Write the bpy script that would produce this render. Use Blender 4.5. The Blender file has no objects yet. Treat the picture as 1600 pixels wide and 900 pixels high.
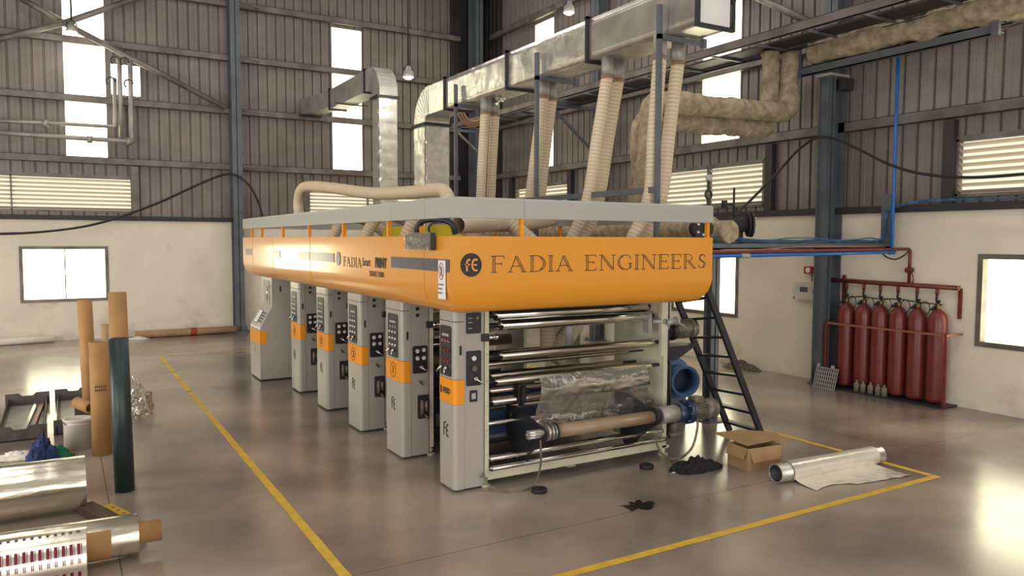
import bpy, bmesh, math, random
from mathutils import Vector, Matrix, noise
random.seed(7)
SC = bpy.context.scene
COL = SC.collection

# ---------------------------------------------------------------- camera (measured from the vanishing points)
F = 1193.0; HC = 3.0
def _d(x, y):
    v = Vector((x-800, 450-y, -F)); return v.normalized()
_Y = _d(95, 373); _X = _d(2820, 381); _X = (_X - _Y*_X.dot(_Y)).normalized(); _Z = _X.cross(_Y)
RM = Matrix((_X, _Y, _Z))            # camera -> world rotation
CP = Vector((0, 0, HC))
cam = bpy.data.cameras.new('camera'); camo = bpy.data.objects.new('camera', cam); COL.objects.link(camo)
cam.sensor_width = 36; cam.lens = F/1600*36; cam.clip_end = 200
camo.matrix_world = Matrix.Translation(CP) @ RM.to_4x4()
SC.camera = camo
def ray(x, y): return RM @ Vector((x-800, 450-y, -F))
def onX(x, y, X): r = ray(x, y); return CP + r*(X/r.x)
def onY(x, y, Y): r = ray(x, y); return CP + r*(Y/r.y)
def onZ(x, y, z=0): r = ray(x, y); return CP + r*((z-HC)/r.z)

# ---------------------------------------------------------------- world, lights, exposure
SC.view_settings.view_transform = 'Standard'; SC.view_settings.look = 'None'
SC.view_settings.exposure = 0.0; SC.view_settings.gamma = 1.0; SC.view_settings.use_curve_mapping = False
SC.cycles.use_denoising = True
SC.cycles.max_bounces = 6; SC.cycles.diffuse_bounces = 3; SC.cycles.glossy_bounces = 4; SC.cycles.transparent_max_bounces = 12
SC.cycles.sample_clamp_indirect = 4.0
W = bpy.data.worlds.new('world'); SC.world = W; W.use_nodes = True
W.node_tree.nodes['Background'].inputs[0].default_value = (1.0, 0.93, 0.87, 1)
W.node_tree.nodes['Background'].inputs[1].default_value = 0.6
def area(name, loc, target, sx, sy, power, color=(1, .93, .8)):
    L = bpy.data.lights.new(name, 'AREA'); L.shape = 'RECTANGLE'; L.size = sx; L.size_y = sy; L.energy = power; L.color = color
    o = bpy.data.objects.new(name, L); COL.objects.link(o); o.location = loc
    o.rotation_euler = (Vector(target)-Vector(loc)).to_track_quat('-Z', 'Y').to_euler(); return o
for nm, x in (('roof_fill_left', -1.5), ('roof_fill_middle', 5.5), ('roof_fill_right', 11.5)):
    for y in (3, 11, 19): area(nm, (x, y, 12.8), (x, y, 0), 1.1, 6.5, 130, (1, .94, .87))  # unseen fill lights added under the roof; the ceiling itself is solid
area('front_fill', (3, -6, 2.6), (5, 10, 2), 11, 5.0, 620, (1, .94, .87))  # added fill light behind the camera, no door is built there
area('left_fill_far', (-8.6, 15, 2.6), (4, 22, 1.5), 9, 4.6, 1100, (1, .94, .85))  # added fill light aimed at the back wall; left wall is solid here
area('left_fill_near', (-8.6, 2, 2.6), (8, 8, 2), 9, 4.6, 600, (1, .94, .87))  # added fill light out of view on the near left

# ---------------------------------------------------------------- materials
def lin(c): return tuple(((v/255)/12.92 if v/255 <= .04045 else ((v/255+.055)/1.055)**2.4) for v in c)
MATS = {}
def mat(name, c, rough=.5, metal=0, var=0, vscale=3, c2=None, bump=0, bscale=20, spec=.5, alpha=1, emit=None, estr=1, coat=0, stretch=None, rvar=0, trans=0):
    m = bpy.data.materials.new(name); m.use_nodes = True; nt = m.node_tree; b = nt.nodes['Principled BSDF']
    b.inputs['Base Color'].default_value = (*lin(c), 1); b.inputs['Roughness'].default_value = rough; b.inputs['Metallic'].default_value = metal
    b.inputs['Specular IOR Level'].default_value = spec; b.inputs['Alpha'].default_value = alpha; b.inputs['Coat Weight'].default_value = coat
    b.inputs['Coat Roughness'].default_value = .12; b.inputs['Transmission Weight'].default_value = trans
    if emit: b.inputs['Emission Color'].default_value = (*emit, 1); b.inputs['Emission Strength'].default_value = estr
    def co(sc):
        t = nt.nodes.new('ShaderNodeTexCoord'); n = nt.nodes.new('ShaderNodeTexNoise'); n.inputs['Scale'].default_value = sc; n.inputs['Detail'].default_value = 5
        if stretch:
            mp = nt.nodes.new('ShaderNodeMapping'); mp.inputs['Scale'].default_value = stretch
            nt.links.new(t.outputs['Object'], mp.inputs[0]); nt.links.new(mp.outputs[0], n.inputs['Vector'])
        else: nt.links.new(t.outputs['Object'], n.inputs['Vector'])
        return n
    if var or c2:
        n = co(vscale); r = nt.nodes.new('ShaderNodeValToRGB'); nt.links.new(n.outputs['Fac'], r.inputs[0])
        r.color_ramp.elements[0].position = .35; r.color_ramp.elements[1].position = .68
        cc = c2 or tuple(v*(1-var) for v in c)
        r.color_ramp.elements[0].color = (*lin(cc), 1); r.color_ramp.elements[1].color = (*lin(c), 1)
        nt.links.new(r.outputs[0], b.inputs['Base Color'])
        if rvar:
            mr = nt.nodes.new('ShaderNodeMapRange'); mr.inputs['To Min'].default_value = rough-rvar; mr.inputs['To Max'].default_value = rough+rvar
            nt.links.new(n.outputs['Fac'], mr.inputs[0]); nt.links.new(mr.outputs[0], b.inputs['Roughness'])
    if bump:
        n = co(bscale); bp = nt.nodes.new('ShaderNodeBump'); bp.inputs['Strength'].default_value = bump; bp.inputs['Distance'].default_value = .02
        nt.links.new(n.outputs['Fac'], bp.inputs['Height']); nt.links.new(bp.outputs[0], b.inputs['Normal'])
    MATS[name] = m; return m
def emat(name, col, s):
    m = bpy.data.materials.new(name); m.use_nodes = True; nt = m.node_tree; nt.nodes.clear()
    e = nt.nodes.new('ShaderNodeEmission'); e.inputs[0].default_value = (*col, 1); e.inputs[1].default_value = s
    o = nt.nodes.new('ShaderNodeOutputMaterial'); nt.links.new(e.outputs[0], o.inputs[0]); MATS[name] = m; return m
M = MATS
emat('daylight', (1.0, .93, .64), 6.5)
emat('vent_daylight', (1.0, .91, .70), 1.1)
emat('lamp_glow', (1, .97, .85), 9)
mat('cladding', (140, 132, 127), .45, .25, var=.12, vscale=1.2, spec=.4)
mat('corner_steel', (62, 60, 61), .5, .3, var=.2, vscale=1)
mat('masonry', (236, 228, 212), .9, 0, var=.06, vscale=.8, bump=.05, bscale=8)
mat('louvre', (226, 216, 194), .6)
mat('concrete_joint', (90, 84, 78), .8)
mat('girt', (136, 129, 124), .5, .4, var=.25, vscale=2)
mat('blue_steel', (104, 111, 120), .5, .2, var=.12, vscale=2)
mat('dark_channel', (62, 60, 62), .6, .3)
mat('galv', (215, 211, 204), .3, .8, var=.14, vscale=3, bump=.16, bscale=3.5)
mat('galv_dull', (178, 174, 170), .5, .45, var=.15, vscale=3, bump=.05, bscale=4)
mat('foil', (246, 243, 236), .27, .8, bump=.55, bscale=7, var=.1, vscale=5)
mat('flange', (40, 38, 42), .6)
mat('hose', (222, 208, 184), .4, 0, var=.06, vscale=3, spec=.5)
mat('hose_rib', (202, 182, 152), .5)
mat('clamp_tape', (148, 116, 94), .6)
mat('insulation', (182, 169, 144), .95, 0, c2=(142, 128, 104), vscale=7, bump=1.0, bscale=14)
mat('orange_paint', (222, 148, 34), .3, 0, coat=.8)
mat('orange_band', (236, 150, 20), .4)
mat('column_grey', (168, 163, 155), .35, 0, coat=.2)
mat('rail_grey', (170, 170, 164), .4)
mat('cream_steel', (210, 204, 180), .5, var=.08, vscale=4)
mat('black_panel', (36, 37, 44), .35)
mat('black_ink', (38, 36, 40), .5)
mat('navy_band', (66, 66, 78), .3, coat=.4)
mat('chrome', (225, 222, 215), .12, 1)
mat('steel_roller', (190, 180, 168), .22, 1)
mat('dark_steel', (52, 54, 60), .45, .4)
mat('dark_gap', (46, 45, 48), .8)
mat('white_paint', (228, 228, 224), .5)
mat('red_knob', (150, 30, 30), .4)
mat('yellow_line', (226, 186, 62), .5, var=.12, vscale=6)
mat('cardboard_tube', (172, 130, 80), .7, var=.1, vscale=3)
mat('cardboard_pale', (168, 138, 104), .7, var=.1, vscale=3)
mat('green_tube', (36, 56, 58), .4, var=.15, vscale=4)
mat('carton', (172, 138, 98), .8, var=.1, vscale=4)
mat('wood', (92, 74, 60), .8, c2=(70, 54, 44), vscale=6, stretch=(1, 8, 8))
mat('red_steel', (124, 52, 46), .4, var=.2, vscale=5)
mat('cylinder_red', (120, 46, 42), .4, c2=(104, 38, 36), vscale=4, coat=.1)
mat('grey_green', (120, 118, 98), .7)
mat('brass', (150, 120, 80), .4, .8)
mat('rubber', (24, 24, 26), .6)
mat('cable_black', (34, 31, 34), .5)
mat('cable_blue', (70, 120, 170), .4, var=.4, vscale=9)
mat('pipe_blue', (40, 110, 190), .35)
mat('fan_blue', (62, 100, 142), .45)
mat('motor_blue', (30, 48, 78), .35, coat=.3)
mat('motor_grey', (134, 122, 110), .45, .3, var=.3, vscale=12)
mat('ladder_black', (40, 42, 50), .45, .2)
mat('pallet_grey', (98, 92, 92), .5, .4, var=.2, vscale=5)
mat('paper_white', (225, 218, 206), .7)
mat('pail_grey', (208, 201, 192), .45, var=.08, vscale=5)
mat('rag_blue', (50, 70, 122), .9, var=.3, vscale=10)
mat('rag_green', (30, 120, 90), .8)
mat('rag_black', (30, 31, 36), .9, var=.3, vscale=10)
mat('debris', (120, 108, 92), 1, c2=(70, 62, 54), vscale=14, bump=1, bscale=20)
mat('yellow_green', (178, 150, 40), .6)
mat('lime_guard', (214, 200, 30), .4)
mat('film_print', (226, 219, 204), .22, .9, bump=.12, bscale=5)
mat('magenta_print', (122, 34, 60), .35, .5)
mat('grey_print', (96, 88, 86), .4, .5)
mat('oil', (40, 36, 34), .15)
mat('copper_pipe', (160, 104, 84), .45, .3)
mat('red_rope', (180, 40, 40), .6)
mat('teal_guard', (70, 120, 122), .35)
# stretched foil roll: bands along the axis
mat('foil_bright', (250, 245, 232), .25, .55, bump=.4, bscale=9, var=.06, vscale=6)
mat('core_paper', (158, 134, 108), .35, 0, var=.08, vscale=4)
mat('foil_roll', (224, 216, 198), .2, .92, bump=.5, bscale=7, stretch=(.2, 1, 1), var=.12, vscale=5)
def clear_mat(name, tint, fac):
    m = bpy.data.materials.new(name); m.use_nodes = True; nt = m.node_tree; nt.nodes.clear()
    t = nt.nodes.new('ShaderNodeBsdfTransparent'); t.inputs[0].default_value = (*tint, 1)
    g = nt.nodes.new('ShaderNodeBsdfPrincipled'); g.inputs['Base Color'].default_value = (.85, .83, .78, 1); g.inputs['Roughness'].default_value = .2; g.inputs['Metallic'].default_value = .9
    n = nt.nodes.new('ShaderNodeTexNoise'); n.inputs['Scale'].default_value = 16; bp = nt.nodes.new('ShaderNodeBump'); bp.inputs['Strength'].default_value = .45; bp.inputs['Distance'].default_value = .02
    tc = nt.nodes.new('ShaderNodeTexCoord'); nt.links.new(tc.outputs['Object'], n.inputs['Vector'])
    nt.links.new(n.outputs['Fac'], bp.inputs['Height']); nt.links.new(bp.outputs[0], g.inputs['Normal'])
    mx = nt.nodes.new('ShaderNodeMixShader'); mx.inputs[0].default_value = fac; o = nt.nodes.new('ShaderNodeOutputMaterial')
    nt.links.new(t.outputs[0], mx.inputs[1]); nt.links.new(g.outputs[0], mx.inputs[2]); nt.links.new(mx.outputs[0], o.inputs[0]); MATS[name] = m
clear_mat('clear_film', (.95, .94, .9), .34)
clear_mat('web_film', (.9, .88, .85), .62)
def floor_mat():
    m = bpy.data.materials.new('polished_concrete'); m.use_nodes = True; nt = m.node_tree; b = nt.nodes['Principled BSDF']; L = nt.links.new
    tc = nt.nodes.new('ShaderNodeTexCoord')
    def ns(sc, det=6, dist=0, st=None):
        n = nt.nodes.new('ShaderNodeTexNoise'); n.inputs['Scale'].default_value = sc; n.inputs['Detail'].default_value = det; n.inputs['Distortion'].default_value = dist
        if st:
            mp = nt.nodes.new('ShaderNodeMapping'); mp.inputs['Scale'].default_value = st; L(tc.outputs['Object'], mp.inputs[0]); L(mp.outputs[0], n.inputs['Vector'])
        else: L(tc.outputs['Object'], n.inputs['Vector'])
        return n
    a = ns(.4, 5, .3); c = ns(1.3, 3, .2)
    r = nt.nodes.new('ShaderNodeValToRGB'); L(a.outputs['Fac'], r.inputs[0])
    r.color_ramp.elements[0].position = .33; r.color_ramp.elements[0].color = (*lin((112, 101, 95)), 1)
    r.color_ramp.elements[1].position = .66; r.color_ramp.elements[1].color = (*lin((176, 162, 148)), 1)
    r2 = nt.nodes.new('ShaderNodeValToRGB'); L(c.outputs['Fac'], r2.inputs[0])
    r2.color_ramp.elements[0].position = .25; r2.color_ramp.elements[0].color = (.84, .83, .82, 1); r2.color_ramp.elements[1].position = .7; r2.color_ramp.elements[1].color = (1, 1, 1, 1)
    mx = nt.nodes.new('ShaderNodeMix'); mx.data_type = 'RGBA'; mx.blend_type = 'MULTIPLY'; mx.inputs[0].default_value = .9
    L(r.outputs[0], mx.inputs[6]); L(r2.outputs[0], mx.inputs[7])
    # saw-cut joints every 5 m
    sp = nt.nodes.new('ShaderNodeSeparateXYZ'); L(tc.outputs['Object'], sp.inputs[0])
    fac = None
    for ax, off in ((0, 9.62), (1, 3.55)):
        ad = nt.nodes.new('ShaderNodeMath'); ad.operation = 'ADD'; ad.inputs[1].default_value = off + 50; L(sp.outputs[ax], ad.inputs[0])
        mo = nt.nodes.new('ShaderNodeMath'); mo.operation = 'MODULO'; mo.inputs[1].default_value = 10; L(ad.outputs[0], mo.inputs[0])
        lt = nt.nodes.new('ShaderNodeMath'); lt.operation = 'LESS_THAN'; lt.inputs[1].default_value = .012; L(mo.outputs[0], lt.inputs[0])
        if fac is None: fac = lt
        else:
            mm = nt.nodes.new('ShaderNodeMath'); mm.operation = 'MAXIMUM'; L(fac.outputs[0], mm.inputs[0]); L(lt.outputs[0], mm.inputs[1]); fac = mm
    m2 = nt.nodes.new('ShaderNodeMix'); m2.data_type = 'RGBA'; L(fac.outputs[0], m2.inputs[0]); L(mx.outputs[2], m2.inputs[6]); m2.inputs[7].default_value = (*lin((92, 84, 78)), 1)
    L(m2.outputs[2], b.inputs['Base Color'])
    mr = nt.nodes.new('ShaderNodeMapRange'); L(c.outputs['Fac'], mr.inputs[0]); mr.inputs['To Min'].default_value = .14; mr.inputs['To Max'].default_value = .3; L(mr.outputs[0], b.inputs['Roughness'])
    b.inputs['Specular IOR Level'].default_value = 1.0
    bp = nt.nodes.new('ShaderNodeBump'); bp.inputs['Strength'].default_value = .03; bp.inputs['Distance'].default_value = .02; L(ns(2, 2).outputs['Fac'], bp.inputs['Height']); L(bp.outputs[0], b.inputs['Normal'])
    MATS['floor'] = m
floor_mat()
def stain_wall():
    m = M['masonry']; nt = m.node_tree; b = nt.nodes['Principled BSDF']; L = nt.links.new
    src = b.inputs['Base Color'].links[0].from_socket
    g = nt.nodes.new('ShaderNodeNewGeometry'); sp = nt.nodes.new('ShaderNodeSeparateXYZ'); L(g.outputs['Position'], sp.inputs[0])
    n = nt.nodes.new('ShaderNodeTexNoise'); n.inputs['Scale'].default_value = 1.3; n.inputs['Detail'].default_value = 8; L(g.outputs['Position'], n.inputs['Vector'])
    mr = nt.nodes.new('ShaderNodeMapRange'); L(sp.outputs[2], mr.inputs[0]); mr.inputs['From Min'].default_value = 0; mr.inputs['From Max'].default_value = 1.5; mr.inputs['To Min'].default_value = .17; mr.inputs['To Max'].default_value = -.06
    ad = nt.nodes.new('ShaderNodeMath'); ad.operation = 'ADD'; L(n.outputs['Fac'], ad.inputs[0]); L(mr.outputs[0], ad.inputs[1])
    r = nt.nodes.new('ShaderNodeValToRGB'); L(ad.outputs[0], r.inputs[0]); r.color_ramp.elements[0].position = .6; r.color_ramp.elements[0].color = (0, 0, 0, 1); r.color_ramp.elements[1].position = .85; r.color_ramp.elements[1].color = (.55, .55, .55, 1)
    mx = nt.nodes.new('ShaderNodeMix'); mx.data_type = 'RGBA'; L(r.outputs[0], mx.inputs[0]); L(src, mx.inputs[6]); mx.inputs[7].default_value = (*lin((150, 132, 106)), 1); L(mx.outputs[2], b.inputs['Base Color'])
stain_wall()

# ---------------------------------------------------------------- mesh builder
class MB:
    def __init__(s): s.v = []; s.f = []; s.sm = []; s.mi = []; s.cur = 0
    def add(s, vs, fs, smooth=False, T=None):
        n = len(s.v); s.v += [(T @ Vector(v)) if T else Vector(v) for v in vs]
        for f in fs: s.f.append([i+n for i in f]); s.sm.append(smooth); s.mi.append(s.cur)
        return s
    def mat(s, i): s.cur = i; return s
    def box(s, a, b, T=None, bev=0):
        x0, y0, z0 = a; x1, y1, z1 = b
        if x0 > x1: x0, x1 = x1, x0
        if y0 > y1: y0, y1 = y1, y0
        if z0 > z1: z0, z1 = z1, z0
        if bev <= 0:
            return s.add([(x0,y0,z0),(x1,y0,z0),(x1,y1,z0),(x0,y1,z0),(x0,y0,z1),(x1,y0,z1),(x1,y1,z1),(x0,y1,z1)],
                  [(3,2,1,0),(4,5,6,7),(0,1,5,4),(1,2,6,5),(2,3,7,6),(3,0,4,7)], False, T)
        bm = bmesh.new(); bmesh.ops.create_cube(bm, size=1)
        for v in bm.verts: v.co = Vector(((x0+x1)/2+v.co.x*(x1-x0), (y0+y1)/2+v.co.y*(y1-y0), (z0+z1)/2+v.co.z*(z1-z0)))
        bmesh.ops.bevel(bm, geom=bm.edges[:], offset=bev, segments=2, affect='EDGES', profile=.5)
        bm.verts.index_update(); s.add([v.co.copy() for v in bm.verts], [[v.index for v in f.verts] for f in bm.faces], False, T); bm.free(); return s
    def beam(s, p, q, w, h, up=(0, 0, 1)):
        p = Vector(p); q = Vector(q); d = q-p; L = d.length; d.normalize(); u = Vector(up)
        if abs(d.dot(u)) > .98: u = Vector((0, 1, 0))
        x = d.cross(u).normalized(); z = x.cross(d)
        T = Matrix((x, d, z)).transposed().to_4x4(); T.translation = p
        return s.box((-w/2, 0, -h/2), (w/2, L, h/2), T)
    def tube(s, pts, r, seg=12, cap=True, smooth=True, closed=False):
        P = [Vector(p) for p in pts]; n = len(P); R = r if isinstance(r, (list, tuple)) else [r]*n
        rings = []; prev = None
        for i in range(n):
            if i == 0: t = P[1]-P[0]
            elif i == n-1: t = P[-1]-P[-2]
            else: t = (P[i+1]-P[i]).normalized()+(P[i]-P[i-1]).normalized()
            if t.length < 1e-9: t = P[min(i+1, n-1)]-P[max(i-1, 0)]
            if t.length < 1e-9: t = Vector((0, 0, 1))
            t.normalize()
            if prev is None:
                a = Vector((0, 0, 1)) if abs(t.z) < .9 else Vector((1, 0, 0)); x = t.cross(a).normalized()
            else:
                x = prev - t*prev.dot(t)
                x = x.normalized() if x.length > 1e-6 else t.orthogonal().normalized()
            prev = x; y = t.cross(x)
            rings.append([P[i]+(x*math.cos(2*math.pi*k/seg)+y*math.sin(2*math.pi*k/seg))*R[i] for k in range(seg)])
        vs = [v for rg in rings for v in rg]; fs = []
        for i in range(n-1):
            for k in range(seg):
                fs.append((i*seg+k, i*seg+(k+1) % seg, (i+1)*seg+(k+1) % seg, (i+1)*seg+k))
        s.add(vs, fs, smooth)
        if cap:
            s.add(rings[0], [list(range(seg))[::-1]]); s.add(rings[-1], [list(range(seg))])
        return s
    def cyl(s, p, q, r, seg=20, r2=None, cap=True): return s.tube([p, q], [r, r if r2 is None else r2], seg, cap)
    def hollow(s, p, q, r, ri, seg=24):
        p = Vector(p); q = Vector(q)
        s.tube([p, p, q, q, q, q, p, p], 1, seg, False) if False else None
        d = (q-p).normalized(); x = d.orthogonal().normalized(); y = d.cross(x); vs = []
        for (c, rr) in ((p, r), (q, r), (q, ri), (p, ri)):
            vs += [c+(x*math.cos(2*math.pi*k/seg)+y*math.sin(2*math.pi*k/seg))*rr for k in range(seg)]
        for a in range(4):
            b = (a+1) % 4; s.add([], [])
            n0 = len(s.v)
        n0 = len(s.v); s.v += vs
        for a in range(4):
            b = (a+1) % 4
            for k in range(seg):
                s.f.append([n0+a*seg+k, n0+a*seg+(k+1) % seg, n0+b*seg+(k+1) % seg, n0+b*seg+k]); s.sm.append(a in (0, 2)); s.mi.append(s.cur)
        return s
    def lathe(s, prof, o=(0, 0, 0), axis=(0, 0, 1), seg=24, smooth=True):
        a = Vector(axis).normalized(); x = a.orthogonal().normalized(); y = a.cross(x); o = Vector(o); vs = []; n = len(prof)
        for r, h in prof: vs += [o+a*h+(x*math.cos(2*math.pi*k/seg)+y*math.sin(2*math.pi*k/seg))*r for k in range(seg)]
        fs = [(i*seg+k, i*seg+(k+1) % seg, (i+1)*seg+(k+1) % seg, (i+1)*seg+k) for i in range(n-1) for k in range(seg)]
        return s.add(vs, fs, smooth)
    def prism(s, poly, ax, a, b, smooth=False):
        """poly: 2D points in the plane normal to ax (0: y,z  1: x,z  2: x,y), extruded from a to b"""
        def P(p, h): return (h, p[0], p[1]) if ax == 0 else ((p[0], h, p[1]) if ax == 1 else (p[0], p[1], h))
        n = len(poly); vs = [P(p, a) for p in poly]+[P(p, b) for p in poly]
        s.add(vs, [[i, (i+1) % n, n+(i+1) % n, n+i] for i in range(n)], smooth)
        s.add(vs, [list(range(n))[::-1], list(range(n, 2*n))]); return s
    def grid(s, nu, nv, fn, smooth=True):
        vs = [fn(i/nu, j/nv) for i in range(nu+1) for j in range(nv+1)]
        fs = [(i*(nv+1)+j, (i+1)*(nv+1)+j, (i+1)*(nv+1)+j+1, i*(nv+1)+j+1) for i in range(nu) for j in range(nv)]
        return s.add(vs, fs, smooth)
    def ribbon(s, pts, w, FR, t=.002):
        """flat stroke of width w along 2D pts in frame FR=(origin,u,v,n)"""
        O, U, V, N = FR; P = [Vector(p) for p in pts]; n = len(P); L = []; R_ = []
        for i in range(n):
            a = (P[i]-P[i-1]).normalized() if i else (P[1]-P[0]).normalized()
            b = (P[i+1]-P[i]).normalized() if i < n-1 else a
            m = (a+b); m = m.normalized() if m.length > 1e-6 else a
            nn = Vector((-m.y, m.x)); k = 1/max(.4, abs(nn.dot(Vector((-a.y, a.x)))))
            L.append(P[i]+nn*w/2*k); R_.append(P[i]-nn*w/2*k)
        def W3(p, h): return O+U*p.x+V*p.y+N*h
        vs = [W3(p, t) for p in L]+[W3(p, t) for p in R_]+[W3(p, 0) for p in L]+[W3(p, 0) for p in R_]
        fs = []
        for i in range(n-1):
            fs += [(i, n+i, n+i+1, i+1), (i, i+1, 2*n+i+1, 2*n+i), (n+i+1, n+i, 3*n+i, 3*n+i+1)]
        fs += [(0, 2*n, 3*n, n), (n-1, 2*n-1, 4*n-1, 3*n-1)]
        return s.add(vs, fs)
    def build(s, name, m, parent=None, loc=None):
        me = bpy.data.meshes.new(name)
        T = Vector(loc) if loc else (WL.get(parent.name, Vector((0, 0, 0))) if parent else Vector((0, 0, 0)))
        me.from_pydata([v-T for v in s.v], [], s.f)
        ms = m if isinstance(m, (list, tuple)) else [m]
        for x in ms: me.materials.append(M[x])
        me.polygons.foreach_set('use_smooth', s.sm); me.polygons.foreach_set('material_index', s.mi); me.update()
        bm = bmesh.new(); bm.from_mesh(me); bmesh.ops.remove_doubles(bm, verts=bm.verts, dist=1e-5) if len(s.v) < 60000 else None
        bmesh.ops.recalc_face_normals(bm, faces=bm.faces); bm.to_mesh(me); bm.free()
        o = bpy.data.objects.new(name, me); COL.objects.link(o)
        if loc: o.location = loc
        if parent: o.parent = parent
        WL[o.name] = T
        return o
WL = {}
def tag(o, label=None, cat=None, group=None, kind=None):
    if label: o['label'] = label
    if cat: o['category'] = cat
    if group: o['group'] = group
    if kind: o['kind'] = kind
    return o
def thing(name, loc, label, cat, group=None, kind=None):
    o = bpy.data.objects.new(name, None); COL.objects.link(o); o.location = loc; WL[o.name] = Vector(loc); o.empty_display_size = .1
    return tag(o, label, cat, group, kind)
def struct(name, kind='structure', label=None):
    o = bpy.data.objects.new(name, None); COL.objects.link(o); WL[o.name] = Vector((0, 0, 0)); o['kind'] = kind
    if label: o['label'] = label
    return o
def text(s, size, FR, m, parent, name='lettering', align='LEFT', sx=1, t=.001, bold=0):
    c = bpy.data.curves.new(name, 'FONT'); c.body = s; c.size = size; c.extrude = t; c.align_x = align; c.offset = bold; c.resolution_u = 3
    o = bpy.data.objects.new(name, c); COL.objects.link(o)
    me = bpy.data.meshes.new_from_object(o); COL.objects.unlink(o); bpy.data.objects.remove(o)
    O, U, V, N = FR; T = WL.get(parent.name, Vector((0, 0, 0)))
    for v in me.vertices: v.co = O+U*(v.co.x*sx)+V*v.co.y+N*(v.co.z+t)-T
    me.materials.clear(); me.materials.append(M[m]); me.name = name
    ob = bpy.data.objects.new(name, me); COL.objects.link(ob); ob.parent = parent; WL[ob.name] = T; return ob
def copy_tree(o, parent=None, off=Vector((0, 0, 0))):
    c = o.copy(); COL.objects.link(c); c.parent = parent; WL[c.name] = WL.get(o.name, Vector((0, 0, 0)))+off
    for ch in [x for x in list(o.children)]: copy_tree(ch, c)
    return c
def spline(pts, n=8):
    P = [Vector(p) for p in pts]; P = [P[0]*2-P[1]]+P+[P[-1]*2-P[-2]]; out = []
    for i in range(1, len(P)-2):
        for k in range(n):
            t = k/n; a, b, c, d = P[i-1], P[i], P[i+1], P[i+2]
            out.append(.5*((2*b)+(c-a)*t+(2*a-5*b+4*c-d)*t*t+(3*b-3*c+d-a)*t*t*t))
    out.append(P[-2]); return out
def resample(pts, step):
    P = [Vector(p) for p in pts]; out = [P[0]]; acc = 0
    for a, b in zip(P, P[1:]):
        L = (b-a).length; d = step-acc
        while d <= L: out.append(a+(b-a)*(d/L)); d += step
        acc = L-(d-step)
    return out
def nz(p, s=1.0, o=0): return noise.noise(Vector(p)*s+Vector((o, o, o)))

# ================================================================ THE SETTING
YB, XR, ZT = 26.2, 14.1, 13.0
XL, YF = -9.0, -8.0
f = MB().box((XL, YF, -.3), (XR+.3, YB+.3, 0)).build('floor', 'floor'); f['kind'] = 'structure'
def holes_span(u0, u1, hs):
    out = []; c = u0
    for a, b in sorted(hs):
        if a > c: out.append((c, a))
        c = max(c, b)
    if c < u1: out.append((c, u1))
    return out
def clad(mb, ax, fixed, u0, u1, z0, z1, out=1, pitch=.3, d=.055):
    """trapezoidal sheet seen from inside: flat pans with narrow grooves going outwards"""
    pr = []; k = math.floor(u0/pitch); 
    while k*pitch < u1:
        b = k*pitch
        for du, dd in ((0, 0), (.012, d), (.045, d), (.06, 0), (.185, 0), (.19, .006), (.205, .006), (.21, 0)):
            if u0 <= b+du <= u1: pr.append((b+du, dd))
        k += 1
    if not pr or pr[0][0] > u0: pr.insert(0, (u0, 0))
    if pr[-1][0] < u1: pr.append((u1, 0))
    vs = []
    for u, dd in pr:
        for z in (z0, z1): vs.append((u, fixed+dd*out, z) if ax == 'x' else (fixed+dd*out, u, z))
    mb.add(vs, [(2*i, 2*i+2, 2*i+3, 2*i+1) for i in range(len(pr)-1)])
win_back = [(-1.05, 1.22), (-9.0, -7)]; vent_back = [(-4.3, 1.93), (7.35, 11.6)]; strip_back = [(-7.8, -6.7), (.2, 1.31), (8.2, 9.3)]
win_right = [(5.2, 7.45), (13.0, 15.3)]; vent_right = [(3.6, 7.95), (12.37, 15.95), (20.3, 23.6)]; strip_right = [(5.2, 6.4), (13.15, 14.45), (21.2, 22.4)]
ZM = 3.55
def wall(name, ax, fixed, u0, u1, wins, vents, strips, extra=None):
    w = struct(name); mb = MB()
    def bx(a, b, z0, z1):
        mb.box((a, fixed-.12, z0), (b, fixed+.15, z1)) if ax == 'x' else mb.box((fixed-.12, a, z0), (fixed+.15, b, z1))
    bx(u0, u1, 0, 1.14)
    for a, b in holes_span(u0, u1, wins): bx(a, b, 1.14, 2.78)
    bx(u0, u1, 2.78, ZM); mb.build('masonry', 'masonry', w)
    c = MB()
    clad(c, ax, fixed, u0, u1, ZM, 3.82)
    for a, b in holes_span(u0, u1, vents): clad(c, ax, fixed, a, b, 3.82, 4.84)
    clad(c, ax, fixed, u0, u1, 4.84, 5.4)
    hs = list(strips)
    if extra:
        ex, z0, z1 = extra
        for a, b in holes_span(u0, u1, hs): clad(c, ax, fixed, a, b, 5.4, z0)
        for a, b in holes_span(u0, u1, hs+[ex]): clad(c, ax, fixed, a, b, z0, z1)
        for a, b in holes_span(u0, u1, hs): clad(c, ax, fixed, a, b, z1, 10.28)
    else:
        for a, b in holes_span(u0, u1, hs): clad(c, ax, fixed, a, b, 5.4, 10.28)
    clad(c, ax, fixed, u0, u1, 10.28, ZT)
    c.build('cladding', 'cladding', w)
    return w
wall('wall_back', 'x', YB, XL, 12.72, win_back, vent_back, strip_back, ((1.42, 2.25), 7.35, 8.25))
wall('wall_right', 'y', XR, YF, 24.6, win_right, vent_right, strip_right)
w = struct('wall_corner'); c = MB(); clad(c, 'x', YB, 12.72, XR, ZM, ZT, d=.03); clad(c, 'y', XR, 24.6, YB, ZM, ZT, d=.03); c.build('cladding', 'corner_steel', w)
MB().box((12.72, YB-.12, 0), (XR, YB+.15, ZM)).box((XR-.12, 24.6, 0), (XR+.15, YB-.12, ZM)).build('masonry', 'masonry', w)
r = MB().box((XL, 0, ZT), (XR+.3, YB+.3, ZT+.1)).build('ceiling', 'cladding'); r['kind'] = 'structure'
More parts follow.
